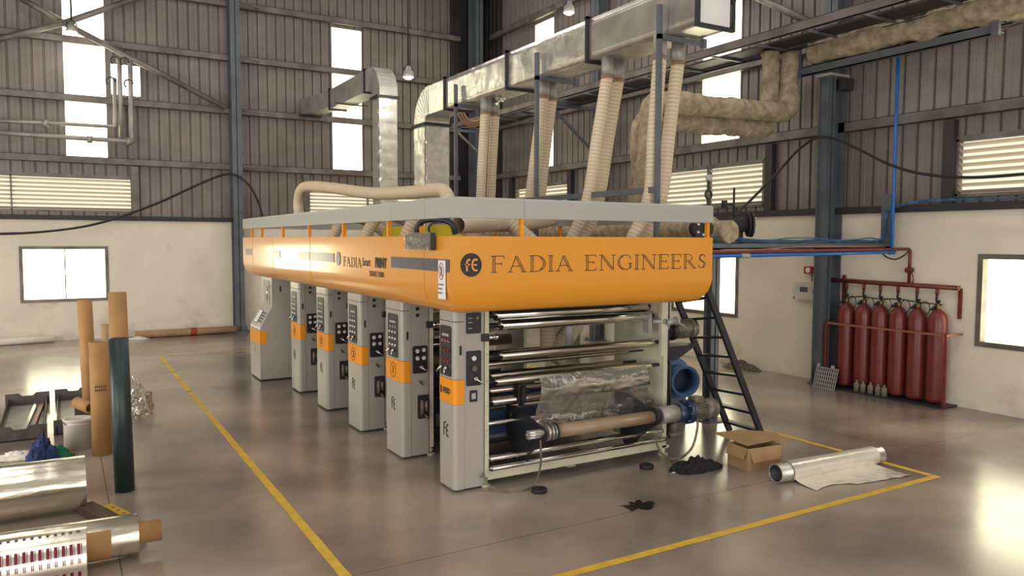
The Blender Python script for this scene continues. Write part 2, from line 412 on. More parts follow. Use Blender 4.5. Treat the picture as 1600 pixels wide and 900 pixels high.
w = struct('wall_left'); c = MB(); clad(c, 'y', XL, 8, YB, ZM, ZT, out=-1); c.build('cladding', 'cladding', w); MB().box((XL-.15, 8, 0), (XL, YB, ZM)).build('masonry', 'masonry', w)

wn = [0]
def P3(ax, fixed, u, d, z): return (u, fixed+d, z) if ax == 'x' else (fixed+d, u, z)
def bx2(mb, ax, fixed, u0, u1, d0, d1, z0, z1, bev=0): return mb.box(P3(ax, fixed, u0, d0, z0), P3(ax, fixed, u1, d1, z1), bev=bev)
def window(ax, fixed, u0, u1):
    wn[0] += 1; w = struct('window_%d' % wn[0]); fr = MB(); z0, z1, t = 1.14, 2.78, .09
    for a, b, c, d in ((u0, u1, z0, z0+t), (u0, u1, z1-t, z1), (u0, u0+t, z0+t, z1-t), (u1-t, u1, z0+t, z1-t)): bx2(fr, ax, fixed, a, b, -.14, .1, c, d)
    fr.build('window_frame', 'girt', w)
    m = (u0+u1)/2; s = MB()
    for a, b, c, d in ((m-.015, m+.015, z0+t, z1-t),): bx2(s, ax, fixed, a, b, -.02, .02, c, d)
    s.build('mullion', 'dark_channel', w)
    p = MB(); bx2(p, ax, fixed, u0+t, u1-t, .03, .05, z0+t, z1-t); p.build('pane', 'daylight', w)
for a, b in win_back[:1]: window('x', YB, a, b)
for a, b in win_right: window('y', XR, a, b)
def strip(ax, fixed, u0, u1, z0=5.4, z1=10.28):
    wn[0] += 1; w = struct('window_%d' % wn[0]); p = MB(); bx2(p, ax, fixed, u0, u1, .01, .03, z0, z1); p.build('translucent_sheet', 'daylight', w)
    fr = MB()
    for a, b in ((u0-.02, u0+.02), (u1-.02, u1+.02)): bx2(fr, ax, fixed, a, b, -.02, .04, z0, z1)
    fr.build('window_frame', 'cladding', w)
for a, b in strip_back: strip('x', YB, a, b)
for a, b in strip_right: strip('y', XR, a, b)
strip('x', YB, 1.42, 2.25, 7.35, 8.25)
# louvred vents under the first girt
def vent(ax, fixed, u0, u1):
    wn[0] += 1; w = struct('window_%d' % wn[0]); z0, z1 = 3.82, 4.84
    p = MB(); bx2(p, ax, fixed, u0, u1, .1, .12, z0, z1); p.build('pane', 'vent_daylight', w)
    fr = MB(); t = .06
    for a, b, c, d in ((u0, u1, z0-.02, z0+.04), (u0, u1, z1-.04, z1+.06), (u0-.03, u0+.04, z0, z1), (u1-.04, u1+.03, z0, z1), ((u0+u1)/2-.02, (u0+u1)/2+.02, z0, z1)): bx2(fr, ax, fixed, a, b, -.05, .11, c, d)
    fr.build('window_frame', 'girt', w)
    b = MB(); n = 8
    for i in range(n):
        z = z0+.05+i*(z1-z0-.06)/n
        q = [P3(ax, fixed, u0, -.03, z+.052), P3(ax, fixed, u1, -.03, z+.052), P3(ax, fixed, u1, .08, z), P3(ax, fixed, u0, .08, z)]
        b.add(q+[(v[0], v[1], v[2]+.006) for v in q], [(0, 1, 2, 3), (7, 6, 5, 4), (0, 4, 5, 1), (1, 5, 6, 2), (2, 6, 7, 3), (3, 7, 4, 0)])
    b.build('louvre_blades', 'louvre', w)
for a, b in vent_back: vent('x', YB, a, b)
for a, b in vent_right: vent('y', XR, a, b)
# jambs beside the vents
tn = [0]
def trim(mb, m, nm='trim_%d'):
    tn[0] += 1; o = mb.build(nm % tn[0], m); o['kind'] = 'structure'; return o
for ax, fx, us in (('x', YB, (2.0, 7.25, 11.75)), ('y', XR, (8.05, 12.15, 16.1, 20.1, 23.8))):
    for u in us:
        m = MB(); bx2(m, ax, fx, u-.1, u+.1, -.16, -.01, ZM+.1, 5.2); trim(m, 'girt' if ax == 'x' else 'dark_channel')
# girts: lipped C channels
def girt(ax, fixed, u0, u1, z, m='girt'):
    g = MB()
    bx2(g, ax, fixed, u0, u1, -.17, -.16, z-.1, z+.1); bx2(g, ax, fixed, u0, u1, -.17, -.01, z+.09, z+.1); bx2(g, ax, fixed, u0, u1, -.17, -.01, z-.1, z-.09)
    return trim(g, m)
for z in (5.33, 7.12, 8.8, 10.5, 12.2):
    girt('x', YB, XL, 13.1, z); girt('y', XR, YF, 25.3, z)
for ax, fx, a, b in (('x', YB, XL, XR), ('y', XR, YF, YB)):
    g = MB(); bx2(g, ax, fx, a, b, -.2, .0, ZM, ZM+.14); trim(g, 'dark_channel')
def hcol(x, y, w, d, z1=ZT, mt='blue_steel'):
    tn[0] += 1; c = struct('column_%d' % tn[0]); m = MB(); t = .02
    # I section, flanges parallel to the wall, base plate and stiffeners
    if w > 0:   # on the back wall: flanges span X
        m.box((x-w/2, y, 0.02), (x+w/2, y+t, z1)); m.box((x-w/2, y+d-t, 0.02), (x+w/2, y+d, z1)); m.box((x-t/2, y, .02), (x+t/2, y+d, z1))
        m.build('shaft', mt, c); b = MB().box((x-w/2-.12, y-.12, 0), (x+w/2+.12, y+d, .03))
        for sx in (-1, 1): b.prism([(x+sx*w/2, .03), (x+sx*(w/2+.1), .03), (x+sx*w/2, .3)], 1, y, y+.02)
        for sx in (-1, 1):
            for yy in (y-.07, y+.15): b.cyl((x+sx*(w/2+.07), yy, .03), (x+sx*(w/2+.07), yy, .09), .02, 8)
    b.build('base_plate', mt, c); return c
hcol(4.93, 25.62, .3, .42); hcol(-3.1, 25.62, .3, .42); hcol(13.45, 25.2, .3, .6)
def rcol(y, w=.34):
    tn[0] += 1; c = struct('column_%d' % tn[0]); m = MB(); x = 13.62; t = .02
    m.box((x, y-w/2, .03), (x+t, y+w/2, ZT)); m.box((13.93, y-w/2, .03), (13.95, y+w/2, ZT)); m.box((x, y-t/2, .03), (13.95, y+t/2, ZT)); m.build('shaft', 'blue_steel', c)
    b = MB().box((x-.12, y-w/2-.1, 0), (13.97, y+w/2+.1, .03))
    for dy in (-1, 1):
        for dx in (-.06, .2): b.cyl((x+dx, y+dy*(w/2+.05), .03), (x+dx, y+dy*(w/2+.05), .09), .02, 8)
    b.build('base_plate', 'blue_steel', c); return c
for y in (2.35, 10.35, 18.35): rcol(y, .3)
# sag rods / flange braces at the columns and tie rods
for i, (x0, x1) in enumerate(((5.1, 5.75), )):
    for z in (5.33, 7.12, 8.8, 10.5):
        m = MB(); m.beam((x0, 25.66, z+.02), (x1, 26.0, z-.02), .03, .04); trim(m, 'girt')
# tubular wind braces, left bay of the back wall
def braces(segs, r, m='girt'):
    for a, b in segs: trim(MB().tube([a, b], r, 12), m)
braces([(onY(20, -10, 25.75), onY(100, 36, 25.75)), (onY(100, 36, 25.75), onY(352, 168, 25.75)), (onY(-30, 68, 25.6), onY(100, 36, 25.6)), (onY(100, 36, 25.6), onY(240, -12, 25.6))], .09)
trim(MB().tube([onX(1170, -10, 13.9), onX(1264, 34, 13.9)], .08, 12), 'girt')
# yellow floor lines (painted, with worn gaps)
def fline(a, b, w=.1):
    tn[0] += 1; a = Vector((*a, .0)); b = Vector((*b, .0)); d = (b-a).normalized(); n = Vector((-d.y, d.x, 0))*w/2; k = max(2, int((b-a).length/.25)); m = MB()
    L = []
    for i in range(k+1):
        p = a+(b-a)*i/k; j = 1+.12*nz(p, 2.3)
        L += [p+n*j+Vector((0, 0, .003)), p-n*j+Vector((0, 0, .003))]
    m.add(L, [(2*i, 2*i+1, 2*i+3, 2*i+2) for i in range(k)]); o = m.build('floor_marking_%d' % tn[0], 'yellow_line'); o['kind'] = 'structure'
for y0, y1 in ((5.4, 14.0), (14.12, 16.0), (16.1, 17.4), (17.5, 18.5), (18.65, 19.7), (19.8, 21.3)): fline((2.1, y0), (2.1, y1))
fline((2.05, 5.5), (9.58, 5.5)); fline((9.53, 5.56), (9.53, 16)); fline((2.3, 21.2), (9.5, 21.2), .06)
for a, b in (((2.45, 4.2), (2.5, 4.3)),): pass

# ================================================================ THE PRESS
# --- overhead platform: ring of curved orange fascia panels, grey hand rail, orange posts
CX0, CX1, CY0, CY1 = 3.55, 7.36, 7.3, 18.0
ZF, ZB = 3.04, 2.2
plat = thing('overhead_platform', (5.45, 12.6, 2.4), 'long orange and grey service platform running above the printing units', 'platform')
PROF = [(0, ZF), (0, 2.5), (.01, 2.42), (.033, 2.34), (.07, 2.275), (.12, 2.225), (.18, ZB)]
def lerp(a, b, t): return a+(b-a)*t
def fascia(side, u0, u1, m0, m1, out=0):
    """side: 'L','R','F','B'; u range along the side; m0/m1: mitred end. Sheet with inner skin."""
    mb = MB(); vs = []; n = len(PROF); tk = .02
    for k in (0, 1):
        for d, z in PROF:
            dd = d + k*tk - out
            a = u0 + (d + k*tk if m0 else 0); b = u1 - (d + k*tk if m1 else 0)
            zz = z + (k*tk*.5 if z < 2.5 else 0)
            for u in (a, b):
                if side == 'L': vs.append((CX0+dd, u, zz))
                elif side == 'R': vs.append((CX1-dd, u, zz))
                elif side == 'F': vs.append((u, CY0+dd, zz))
                else: vs.append((u, CY1-dd, zz))
    fs = []
    for k in (0, 1):
        for i in range(n-1): o = k*2*n; fs.append((o+2*i, o+2*i+1, o+2*i+3, o+2*i+2))
    fs += [(0, 1, 2*n+1, 2*n), (2*n-2, 2*n-1, 4*n-1, 4*n-2)]
    fs += [(2*i+e, 2*i+2+e, 2*n+2*i+2+e, 2*n+2*i+e) for i in range(n-1) for e in (0, 1)]
    mb.add(vs, fs, True)
    return mb
joints = [CY0, 7.98, 10.72, 12.6, 14.3, 15.2, 16.1, 17.0, CY1]
panels = []
for i in range(len(joints)-1):
    mb = fascia('L', joints[i]+(.003 if i else 0), joints[i+1]-(.003 if i < len(joints)-2 else 0), i == 0, i == len(joints)-2, out=.004*(i % 2))
    panels.append(mb.build('fascia_panel', 'orange_paint', plat))
front = fascia('F', CX0, CX1, True, True).build('fascia_panel', 'orange_paint', plat)
fascia('R', CY0, 7.75, True, False).build('fascia_panel', 'orange_paint', plat)
fascia('R', 8.6, CY1, False, True).build('fascia_panel', 'orange_paint', plat)
fascia('B', CX0, CX1, True, True).build('fascia_panel', 'orange_paint', plat)
for p in plat.children:
    e = p.modifiers.new('es', 'EDGE_SPLIT'); e.split_angle = math.radians(50)
MB().box((CX0+.24, CY0+.24, 2.3), (CX1-.24, CY1-.24, 2.36)).build('deck', 'dark_steel', plat)
# hand rail: flat grey box section with an eased top edge
def railring(side, u0, u1, m0, m1):
    z0, z1 = 3.235, 3.46; pr = [(0, z0), (0, z1-.025), (.012, z1-.006), (.03, z1), (.085, z1), (.085, z0)]; vs = []
    for d, z in pr:
        a = u0+(d if m0 else 0); b = u1-(d if m1 else 0)
        for u in (a, b):
            vs.append((CX0+d, u, z) if side == 'L' else (CX1-d, u, z) if side == 'R' else (u, CY0+d, z) if side == 'F' else (u, CY1-d, z))
    n = len(pr); fs = [(2*i, 2*i+1, 2*((i+1) % n)+1, 2*((i+1) % n)) for i in range(n)]+[[2*i for i in range(n)], [2*i+1 for i in range(n)]]
    MB().add(vs, fs).build('hand_rail', 'rail_grey', plat)
railring('L', CY0, 7.96, True, False); railring('L', 7.965, 9.0, False, False); railring('L', 9.005, 10.8, False, False); railring('L', 10.805, 14.4, False, False); railring('L', 14.405, CY1, False, True)
railring('F', CX0, 4.46, True, False); railring('F', 4.465, CX1, False, True)
railring('R', CY0, 7.75, True, False); railring('R', 8.6, CY1, False, True); railring('B', CX0, CX1, True, True)
for y in [onX(q, 350, 3.58).y for q in (656, 606, 536, 482, 441, 408, 393)]: MB().box((CX0+.02, y-.025, 2.9), (CX0+.07, y+.025, 3.235)).build('post', 'orange_band', plat)
for x in (4.45, 7.3): MB().box((x-.02, CY0+.02, 2.9), (x+.02, CY0+.07, 3.235)).build('post', 'orange_band', plat)
for y in (8.65, 10.8, 13, 15.2, 17.8): MB().box((CX1-.07, y-.025, 2.9), (CX1-.02, y+.025, 3.235)).build('post', 'orange_band', plat)
# --- front lettering: disc logo + outlined serif capitals
FRF = (Vector((0, CY0-.0015, 0)), Vector((1, 0, 0)), Vector((0, 0, 1)), Vector((0, -1, 0)))
lg = onY(736, 414, CY0)
m = MB(); R0 = .128
m.cyl((lg.x, CY0-.001, lg.z), (lg.x, CY0-.006, lg.z), R0, 40)
lo = m.build('logo_disc', 'black_ink', plat)
def sub(FR, O): return (FR[0]+FR[1]*O[0]+FR[2]*O[1]+FR[3]*O[2], FR[1], FR[2], FR[3])
fe = sub(FRF, (lg.x, lg.z, .006)); m = MB(); k = R0/1.0; lw = .165*k
m.ribbon([(-.42*k, -.52*k), (-.42*k, .2*k)]+[(-.2*k+.22*k*math.cos(a), .22*k+.22*k*math.sin(a)) for a in [math.pi-q*math.pi/2/5 for q in range(1, 6)]]+[(-.1*k, .44*k)], lw, fe)
m.ribbon([(-.6*k, .02*k), (-.14*k, .02*k)], lw*.8, fe)
m.ribbon([(.58*k, .44*k), (.36*k, .44*k)]+[(.36*k+.28*k*math.cos(a), .46*k*math.sin(a)) for a in [math.pi/2+.15+q*(math.pi-.3)/12 for q in range(13)]]+[(.36*k, -.46*k), (.58*k, -.46*k)], lw, fe)
m.ribbon([(.12*k, .0), (.54*k, .0)], lw*.8, fe)
m.build('logo_letters', 'orange_paint', lo)
def arc(cx, cy, rx, ry, a0, a1, n=14): return [(cx+rx*math.cos(math.radians(a0+(a1-a0)*i/n)), cy+ry*math.sin(math.radians(a0+(a1-a0)*i/n))) for i in range(n+1)]
def glyph(ch):
    s = .045; S = []
    def stem(x, y0=0, y1=1): return [[(x-s, y0), (x-s, y1)], [(x+s, y0), (x+s, y1)]]
    def ser(x, y, w=.14): return [[(x-w, y), (x+w, y)]]
    def dbl(p, q):
        d = Vector(q)-Vector(p); n = Vector((-d.y, d.x)).normalized()*s; p = Vector(p); q = Vector(q); return [[tuple(p+n), tuple(q+n)], [tuple(p-n), tuple(q-n)]]
    if ch == 'I': return stem(.14)+ser(.14, 0)+ser(.14, 1), .28
    if ch in 'FE':
        S = stem(.14)+ser(.14, 0, .14)+[[(0, 1), (.6, 1), (.62, .84)], [(.18, .53), (.5, .53)], [(.5, .62), (.5, .44)]]
        if ch == 'E': S += [[(.14, 0), (.6, 0), (.64, .17)]]
        return S, .68
    if ch == 'D': return stem(.14)+[[(0, 1), (.3, 1)]+arc(.32, .5, .48, .5, 90, -90)+[(.3, 0), (0, 0)], arc(.32, .5, .39, .45, 60, -60)], .84
    if ch == 'A': return dbl((.42, .98), (.8, 0))+[[(.12, 0), (.42, 1)], [(.24, .36), (.66, .36)]]+ser(.12, 0, .12)+ser(.8, 0, .14), .96
    if ch == 'N': return dbl((.16, .98), (.78, .02))+[[(.14, 0), (.14, 1)], [(.8, 0), (.8, 1)]]+ser(.14, 0, .12)+ser(.8, 1, .12)+[[(0, 1), (.2, 1)]], .94
    if ch == 'G': return [arc(.45, .5, .43, .5, 50, 318), arc(.45, .5, .34, .45, 110, 250), [(.72, .86), (.73, .7)]]+[[(.7, .12), (.7, .42)], [(.78, .1), (.78, .42)]]+ser(.74, .42, .12), .88
    if ch == 'R': return stem(.14)+ser(.14, 0)+[[(0, 1), (.3, 1)]+arc(.32, .76, .24, .24, 90, -90, 10)+[(.18, .52)]]+dbl((.36, .5), (.72, 0))+ser(.76, 0, .1), .84
    if ch == 'S':
        a = arc(.28, .75, .2, .24, 30, 270, 10)+arc(.28, .26, .22, .25, 90, -150, 10)[1:]
        b = arc(.28, .75, .12, .2, 90, 270, 8)+arc(.28, .26, .13, .21, 90, -60, 8)[1:]
        return [a, b, [(.46, .92), (.46, .78)], [(.06, .08), (.06, .26)]], .56
    return [], .38
def word(s, FR, h, W, mname, parent, lw=.045):
    tot = sum(glyph(c)[1]+.1 for c in s)-.1; sx = W/tot; x = 0
    for c in s:
        S, w = glyph(c)
        if S:
            m = MB()
            for pl in S: m.ribbon([((x+px)*sx, py*h) for px, py in pl], lw*h, FR)
            m.build('letter', mname, parent)
        x += w+.1
a = onY(767, 425, CY0); b = onY(1103, 424, CY0)
word('FADIA ENGINEERS', sub(FRF, (a.x, a.z-.005, 0)), .178, b.x-a.x, 'black_ink', plat)
# --- left fascia graphics
FRL = (Vector((CX0-.0055, 0, 0)), Vector((0, -1, 0)), Vector((0, 0, 1)), Vector((-1, 0, 0)))
za = onX(655, 403, CX0).z; zb = onX(655, 421.5, CX0).z
def band(y0, y1): MB().box((CX0-.0075, y0, zb), (CX0-.004, y1, za)).build('stripe', 'navy_band', plat)
band(7.32, 7.975); band(7.985, 8.98); band(11.3, 12.55); band(12.62, 13.3); band(14.6, 15.1); band(17.05, 17.7)
p0 = onX(537, 415.5, CX0); h = .135
word('FADIA', sub(FRL, (-p0.y, p0.z, 0)), h, (p0.y-onX(566, 415, CX0).y), 'black_ink', plat, .05)
p1 = onX(567, 415, CX0); text('Smart', .16, sub(FRL, (-p1.y, p1.z, .003)), 'black_ink', plat, sx=.8*(p1.y-onX(585, 415, CX0).y)/.42)
p2 = onX(587, 417, CX0); text('PRINT', .17, sub(FRL, (-p2.y, p2.z, .003)), 'black_ink', plat, sx=(p2.y-onX(606, 418, CX0).y)/.50, bold=.009)
p3 = onX(578, 431, CX0); text('SERIES 2000', .1, sub(FRL, (-p3.y, p3.z, .003)), 'black_ink', plat, sx=(p3.y-onX(606, 433, CX0).y)/.62)
cc = onX(529, 404, CX0); MB().cyl((CX0-.004, cc.y, cc.z), (CX0-.009, cc.y, cc.z), .1, 32).build('logo_disc', 'navy_band', plat)
# safety sign near the corner
sg = thing('warning_sign', (CX0-.012, 7.42, 2.4), 'tall white warning sign plate with red circle near the platform corner', 'sign')
MB().box((CX0-.02, 7.40, 2.36), (CX0-.008, 7.57, 2.78), bev=.003).build('plate', 'white_paint', sg)
m = MB(); fr = sub(FRL, (-7.485, 2.66, .016)); m.ribbon(arc(0, 0, .055, .09, 0, 360, 24), .008, fr); m.ribbon([(-.035, .06), (.035, -.06)], .008, fr); m.build('symbol', 'red_knob', sg)
m = MB(); m.ribbon([(0, -.05), (-.015, -.02), (.01, .01), (-.005, .05)], .016, fr, .0015); m.build('pictogram', 'black_ink', sg)
for i in range(3):   # three blurred lines of small print
    m = MB(); o_ = sub(FRL, (-7.555, 2.505-i*.045, .0165))
    for q in range(9 if i == 0 else 7): m.ribbon([(.004+q*.0145, .004*(q % 3)), (.004+q*.0145, .022-.004*(q % 2))], .008, o_, .0006)
    m.build('small_print', 'navy_band', sg)
# conduit arch and wrapped junction box
cb = thing('junction_box', (CX0, 8.0, 2.9), 'dark box wrapped in clear plastic hung on the platform side', 'box')
a = onX(635, 367, CX0-.06); b = onX(674, 391, CX0-.06)
MB().box((CX0-.075, b.y, b.z), (CX0-.008, a.y, a.z+.02), bev=.006).build('enclosure', 'black_panel', cb)
MB().grid(14, 8, lambda u, v: Vector((CX0-.083-.012*abs(nz((u*3, v*3, 1), 2)), lerp(a.y+.02, b.y-.02, u), lerp(b.z-.01, a.z+.025, v)))).build('plastic_wrap', 'clear_film', cb)
FRX = sub(FRL, (-a.y+.06, b.z, .07))
cd = thing('flexible_conduit', (CX0, 7.9, 3.0), 'grey corrugated conduit arching over the platform corner', 'conduit')
pts = [onX(652, 368, CX0+.0), onX(653, 355, CX0+.02), onX(664, 344, CX0+.05), onX(690, 343, CX0+.12), onX(706, 350, CX0+.2), onX(712, 366, CX0+.25)]
def ribbed(pts, r, step=.03, amp=.12, seg=12):
    P = resample(spline(pts, 10), step/2); return P, [r*(1+(amp if i % 2 else -amp*.3)) for i in range(len(P))]
P, R = ribbed(pts, .034, .02, .1); MB().tube(P, R, 10).build('conduit_tube', 'dark_steel', cd)
pts = [onX(672, 368, CX0), onX(670, 356, CX0+.02), onX(676, 349, CX0+.05), onX(690, 347, CX0+.1)]
MB().tube(spline(pts), .014, 8).build('thin_conduit', 'dark_steel', cd)

# --- control columns
def rrect(x0, y0, x1, y1, r, n=4, corners=(1, 1, 1, 1)):
    out = []
    for (cx, cy, a0, on) in ((x0+r, y0+r, 180, corners[0]), (x1-r, y0+r, 270, corners[1]), (x1-r, y1-r, 0, corners[2]), (x0+r, y1-r, 90, corners[3])):
        if on: out += [(cx+r*math.cos(math.radians(a0+90*i/n)), cy+r*math.sin(math.radians(a0+90*i/n))) for i in range(n+1)]
        else: out.append(((x0 if a0 in (180, 90) else x1), (y0 if a0 in (180, 270) else y1)))
    return out
def rpanel(mb, FR, w, h, r, t):
    """rounded flat panel centred on the frame origin"""
    O, U, V, N = FR; pl = rrect(-w/2, -h/2, w/2, h/2, r); n = len(pl)
    vs = [O+U*p[0]+V*p[1] for p in pl]+[O+U*p[0]+V*p[1]+N*t for p in pl]
    mb.add(vs, [[i, (i+1) % n, n+(i+1) % n, n+i] for i in range(n)]+[list(range(n)), list(range(n, 2*n))]); return mb
def disc(mb, FR, u, v, r, t, seg=14):
    O, U, V, N = FR; c = O+U*u+V*v; mb.cyl(c, c+N*t, r, seg); return mb
def fe_logo(FR, s, parent, mname='black_ink'):
    m = MB(); lw = .16*s
    m.ribbon([(-.5*s, -.7*s), (-.5*s, .55*s), (-.05*s, .75*s)], lw, FR, .001); m.ribbon([(-.5*s, .1*s), (-.12*s, .1*s)], lw, FR, .001)
    m.ribbon([(.55*s, .5*s), (.25*s, .5*s), (.12*s, .3*s), (.12*s, -.5*s), (.25*s, -.7*s), (.55*s, -.7*s)], lw, FR, .001); m.ribbon([(.12*s, -.1*s), (.45*s, -.1*s)], lw, FR, .001)
    m.build('logo', mname, parent)
def column(Y0, depth, label, num, feed=False):
    X0, XS, X1 = 3.93, 4.055, 4.335
    t = thing('control_column', (X0+.2, Y0+depth/2, 0), label, 'control column', 'grey control columns along the press')
    MB().prism(rrect(XS+.003, Y0, X1, Y0+depth, .012, 2), 2, .03, 2.5).build('body', 'column_grey', t)
    cov = rrect(X0, Y0-.012, XS, Y0+depth, .045, 5, (1, 0, 0, 1))
    c = MB()
    for z0, z1 in ((.03, 1.055), (1.355, 2.035), (2.043, 2.5)): c.prism(cov, 2, z0, z1)
    c.build('side_cover', 'column_grey', t)
    bd = MB().prism(rrect(X0-.002, Y0-.014, XS+.001, Y0+depth+.002, .045, 5, (1, 0, 0, 1)), 2, 1.058, 1.35).build('band', 'orange_band', t)
    MB().prism(rrect(X0+.03, Y0+.02, X1-.02, Y0+depth-.02, .02, 2), 2, 0, .03).build('plinth', 'dark_gap', t)
    LF = (Vector((X0-.002, Y0+depth/2, 0)), Vector((0, -1, 0)), Vector((0, 0, 1)), Vector((-1, 0, 0)))
    FF = (Vector((0, Y0-.001, 0)), Vector((1, 0, 0)), Vector((0, 0, 1)), Vector((0, -1, 0)))
    # switch panel on the left face
    cp = sub(LF, (0.0, 1.68, .0)); w = min(.36, depth-.12)
    p = rpanel(MB(), cp, w, .6, .03, .006).build('switch_panel', 'black_panel', t)
    m = MB()
    for r_ in range(3):
        for q in range(3):
            disc(m, cp, (q-1)*w*.28, .14-r_*.13 if feed else .05-r_*.09, .016, .02)
    m.build('button', 'red_knob' if feed else 'white_paint', p)
    m = MB(); rpanel(m, sub(cp, (0, .19, .006)), w*.6, .03, .006, .003); 
    for q in (-1, 0, 1): rpanel(m, sub(cp, (q*w*.26, .12, .006)), .03, .03, .004, .004)
    m.build('label_strip', 'rail_grey', p)
    m = MB()
    for q, a_ in ((-.6, 1), (.5, -.4)):
        O, U, V, N = sub(cp, (q*w*.4, -.2, .006)); m.cyl(O, O+N*.045, .018, 12); m.tube([O+N*.04, O+N*.06+U*(-.05*a_)-V*.06], .009, 8)
    m.build('lever', 'chrome', p)
    # slot handle on the front of the cover
    rpanel(MB(), sub(FF, (4.012, 1.7, .012)), .028, .115, .013, .003).build('slot_handle', 'rubber', t)
    # front gauges
    if feed:
        q = rpanel(MB(), sub(FF, (4.19, 2.015, 0)), .2, .25, .02, .008).build('indicator_panel', 'black_panel', t)
        m = MB(); disc(m, sub(FF, (4.19, 2.015, .008)), .045, .06, .017, .012); m.build('indicator_lamp', 'brass', q)
        m = MB()
        for k_ in (0.07, .02, -.05): m.box((4.115, Y0-.0115, 2.0+k_), (4.17, Y0-.009, 2.008+k_))
        m.build('label_strip', 'rail_grey', q)
        q = rpanel(MB(), sub(FF, (4.19, 1.475, 0)), .2, .42, .02, .008).build('gauge_panel', 'black_panel', t); g0 = sub(FF, (4.19, 1.475, .008))
        spots = ((0, .12),); lev = (.01, -.12); knob = (0, -.0)
    else:
        for z in (2.06, 1.97):
            MB().box((4.14, Y0-.012, z-.022), (4.185, Y0, z+.022), bev=.004).build('clip', 'rubber', t)
        q = rpanel(MB(), sub(FF, (4.2, 1.36, 0)), .22, .38, .025, .008).build('gauge_panel', 'black_panel', t); g0 = sub(FF, (4.2, 1.36, .008))
        spots = ((-.045, .12), (.05, .13), (-.045, .02), (.05, .02)); lev = (0, -.1); knob = None
    for u, v in spots:
        m = MB(); disc(m, g0, u, v, .033, .012, 18); m.mat(1); disc(m, sub(g0, (0, 0, .012)), u, v, .026, .001, 18); m.mat(2); m.ribbon([(u, v), (u+.012, v+.016)], .004, sub(g0, (0, 0, .0135)), .0005); m.build('gauge', ['chrome', 'white_paint', 'black_ink'], q)
    if knob: m = MB(); disc(m, g0, knob[0], knob[1], .032, .03, 18); m.build('knob', 'motor_grey', q)
    O, U, V, N = sub(g0, (*lev, 0)); m = MB().cyl(O, O+N*.05, .024, 14); m.tube([O+N*.045, O+N*.07+U*.075-V*.06], .01, 8); m.build('lever', 'chrome', q)
    if feed:
        MB().box((4.135, Y0-.006, 1.07), (4.24, Y0, 1.21), bev=.002).box((4.15, Y0-.009, 1.09), (4.225, Y0-.005, 1.19)).build('touch_screen', 'black_panel', t)
        MB().box((4.16, Y0-.0095, 1.105), (4.215, Y0-.0088, 1.175)).build('screen_glass', 'rail_grey', t)
    else:
        MB().beam((4.19, Y0-.03, 1.05), (4.23, Y0-.02, 1.01), .02, .02).box((4.18, Y0-.03, 1.05), (4.2, Y0, 1.07)).build('latch', 'brass', t)
        q = rpanel(MB(), sub(FF, (4.245, .7, 0)), .17, .33, .02, .004).build('valve_recess', 'dark_gap', t)
        m = MB(); m.cyl((4.22, Y0-.03, .6), (4.22, Y0-.03, .8), .03, 12).cyl((4.28, Y0-.03, .64), (4.28, Y0-.03, .78), .026, 12).box((4.19, Y0-.03, .7), (4.31, Y0-.006, .74)).tube([(4.25, Y0-.04, .6), (4.3, Y0-.08, .53)], .014, 8)
        m.build('valve', 'motor_grey', q)
    # numbering and logo on the left face
    bf = sub(LF, (0, 1.2, .003))
    if num == 'FEED':
        m = MB(); rpanel(m, sub(bf, (-.13, 0, 0)), .04, .09, .008, .001); m.build('stripe', 'black_ink', bd); text('FEED', .09, sub(bf, (-.08, -.03, 0)), 'black_ink', bd, bold=.003)
    elif num:
        m = MB(); m.ribbon(arc(0, 0, .1, .1, 0, 360, 28), .008, bf, .001); m.build('ring', 'black_ink', bd); text(num, .15, sub(bf, (0, -.05, 0)), 'black_ink', bd, align='CENTER', bold=.003)
    fe_logo(sub(LF, (0.0, .73, .002)), .115, t)
    return t
def side_plate(Y0, depth, nm_label, grp=None):
    t = thing('side_frame', (4.36, Y0+depth/2, 0), nm_label, 'machine frame', grp)
    m = MB().box((4.345, Y0-.02, .12), (4.40, Y0+depth, 2.5)); m.build('frame_plate', 'cream_steel', t)
    for k in range(5): pass
    m = MB()
    for z in (.4, .7, 1.0, 1.3, 1.62, 2.2): m.cyl((4.372, Y0-.022, z), (4.372, Y0-.019, z), .006, 8)
    m.build('screw_heads', 'dark_gap', t)
    m = MB().cyl((4.37, Y0+.03, 0), (4.37, Y0+.03, .025), .06, 16).cyl((4.37, Y0+.03, .02), (4.37, Y0+.03, .12), .022, 12); m.cyl((4.37, Y0+.03, .06), (4.37, Y0+.03, .085), .04, 6)
    m.build('leveling_foot', 'cream_steel', t)
    m = MB().box((4.29, Y0-.07, 1.79), (4.38, Y0-.02, 1.88), bev=.004); br = m.build('bracket', 'dark_steel', t)
    MB().cyl((4.38, Y0-.045, 1.835), (4.47, Y0-.045, 1.835), .028, 14).cyl((4.47, Y0-.045, 1.835), (4.5, Y0-.045, 1.835), .04, 14).build('spindle', 'chrome', br)
    return t
column(8.0, .42, 'nearest grey control column, with the orange FEED band and a framed touch screen', 'FEED', True)
column(9.6, .6, 'grey control column numbered 1 in a ring on its orange band', '1')
column(11.28, .6, 'grey control column numbered 2, third from the nearest corner', '2')
column(13.02, .6, 'grey control column between the one numbered 2 and the farthest narrow one', '3')
column(14.82, .6, 'narrow grey control column next to the sloped console desk', '4')
side_plate(8.02, 1.0, 'cream side frame against the nearest control column with FEED band')
for y, l in ((9.62, 'cream side frame against the control column numbered 1'), (11.3, 'cream side frame behind the control column numbered 2'), (13.04, 'cream side frame two units behind the control column numbered 1'), (14.84, 'cream side frame deepest in the row of units')): side_plate(y, 1.1, l)

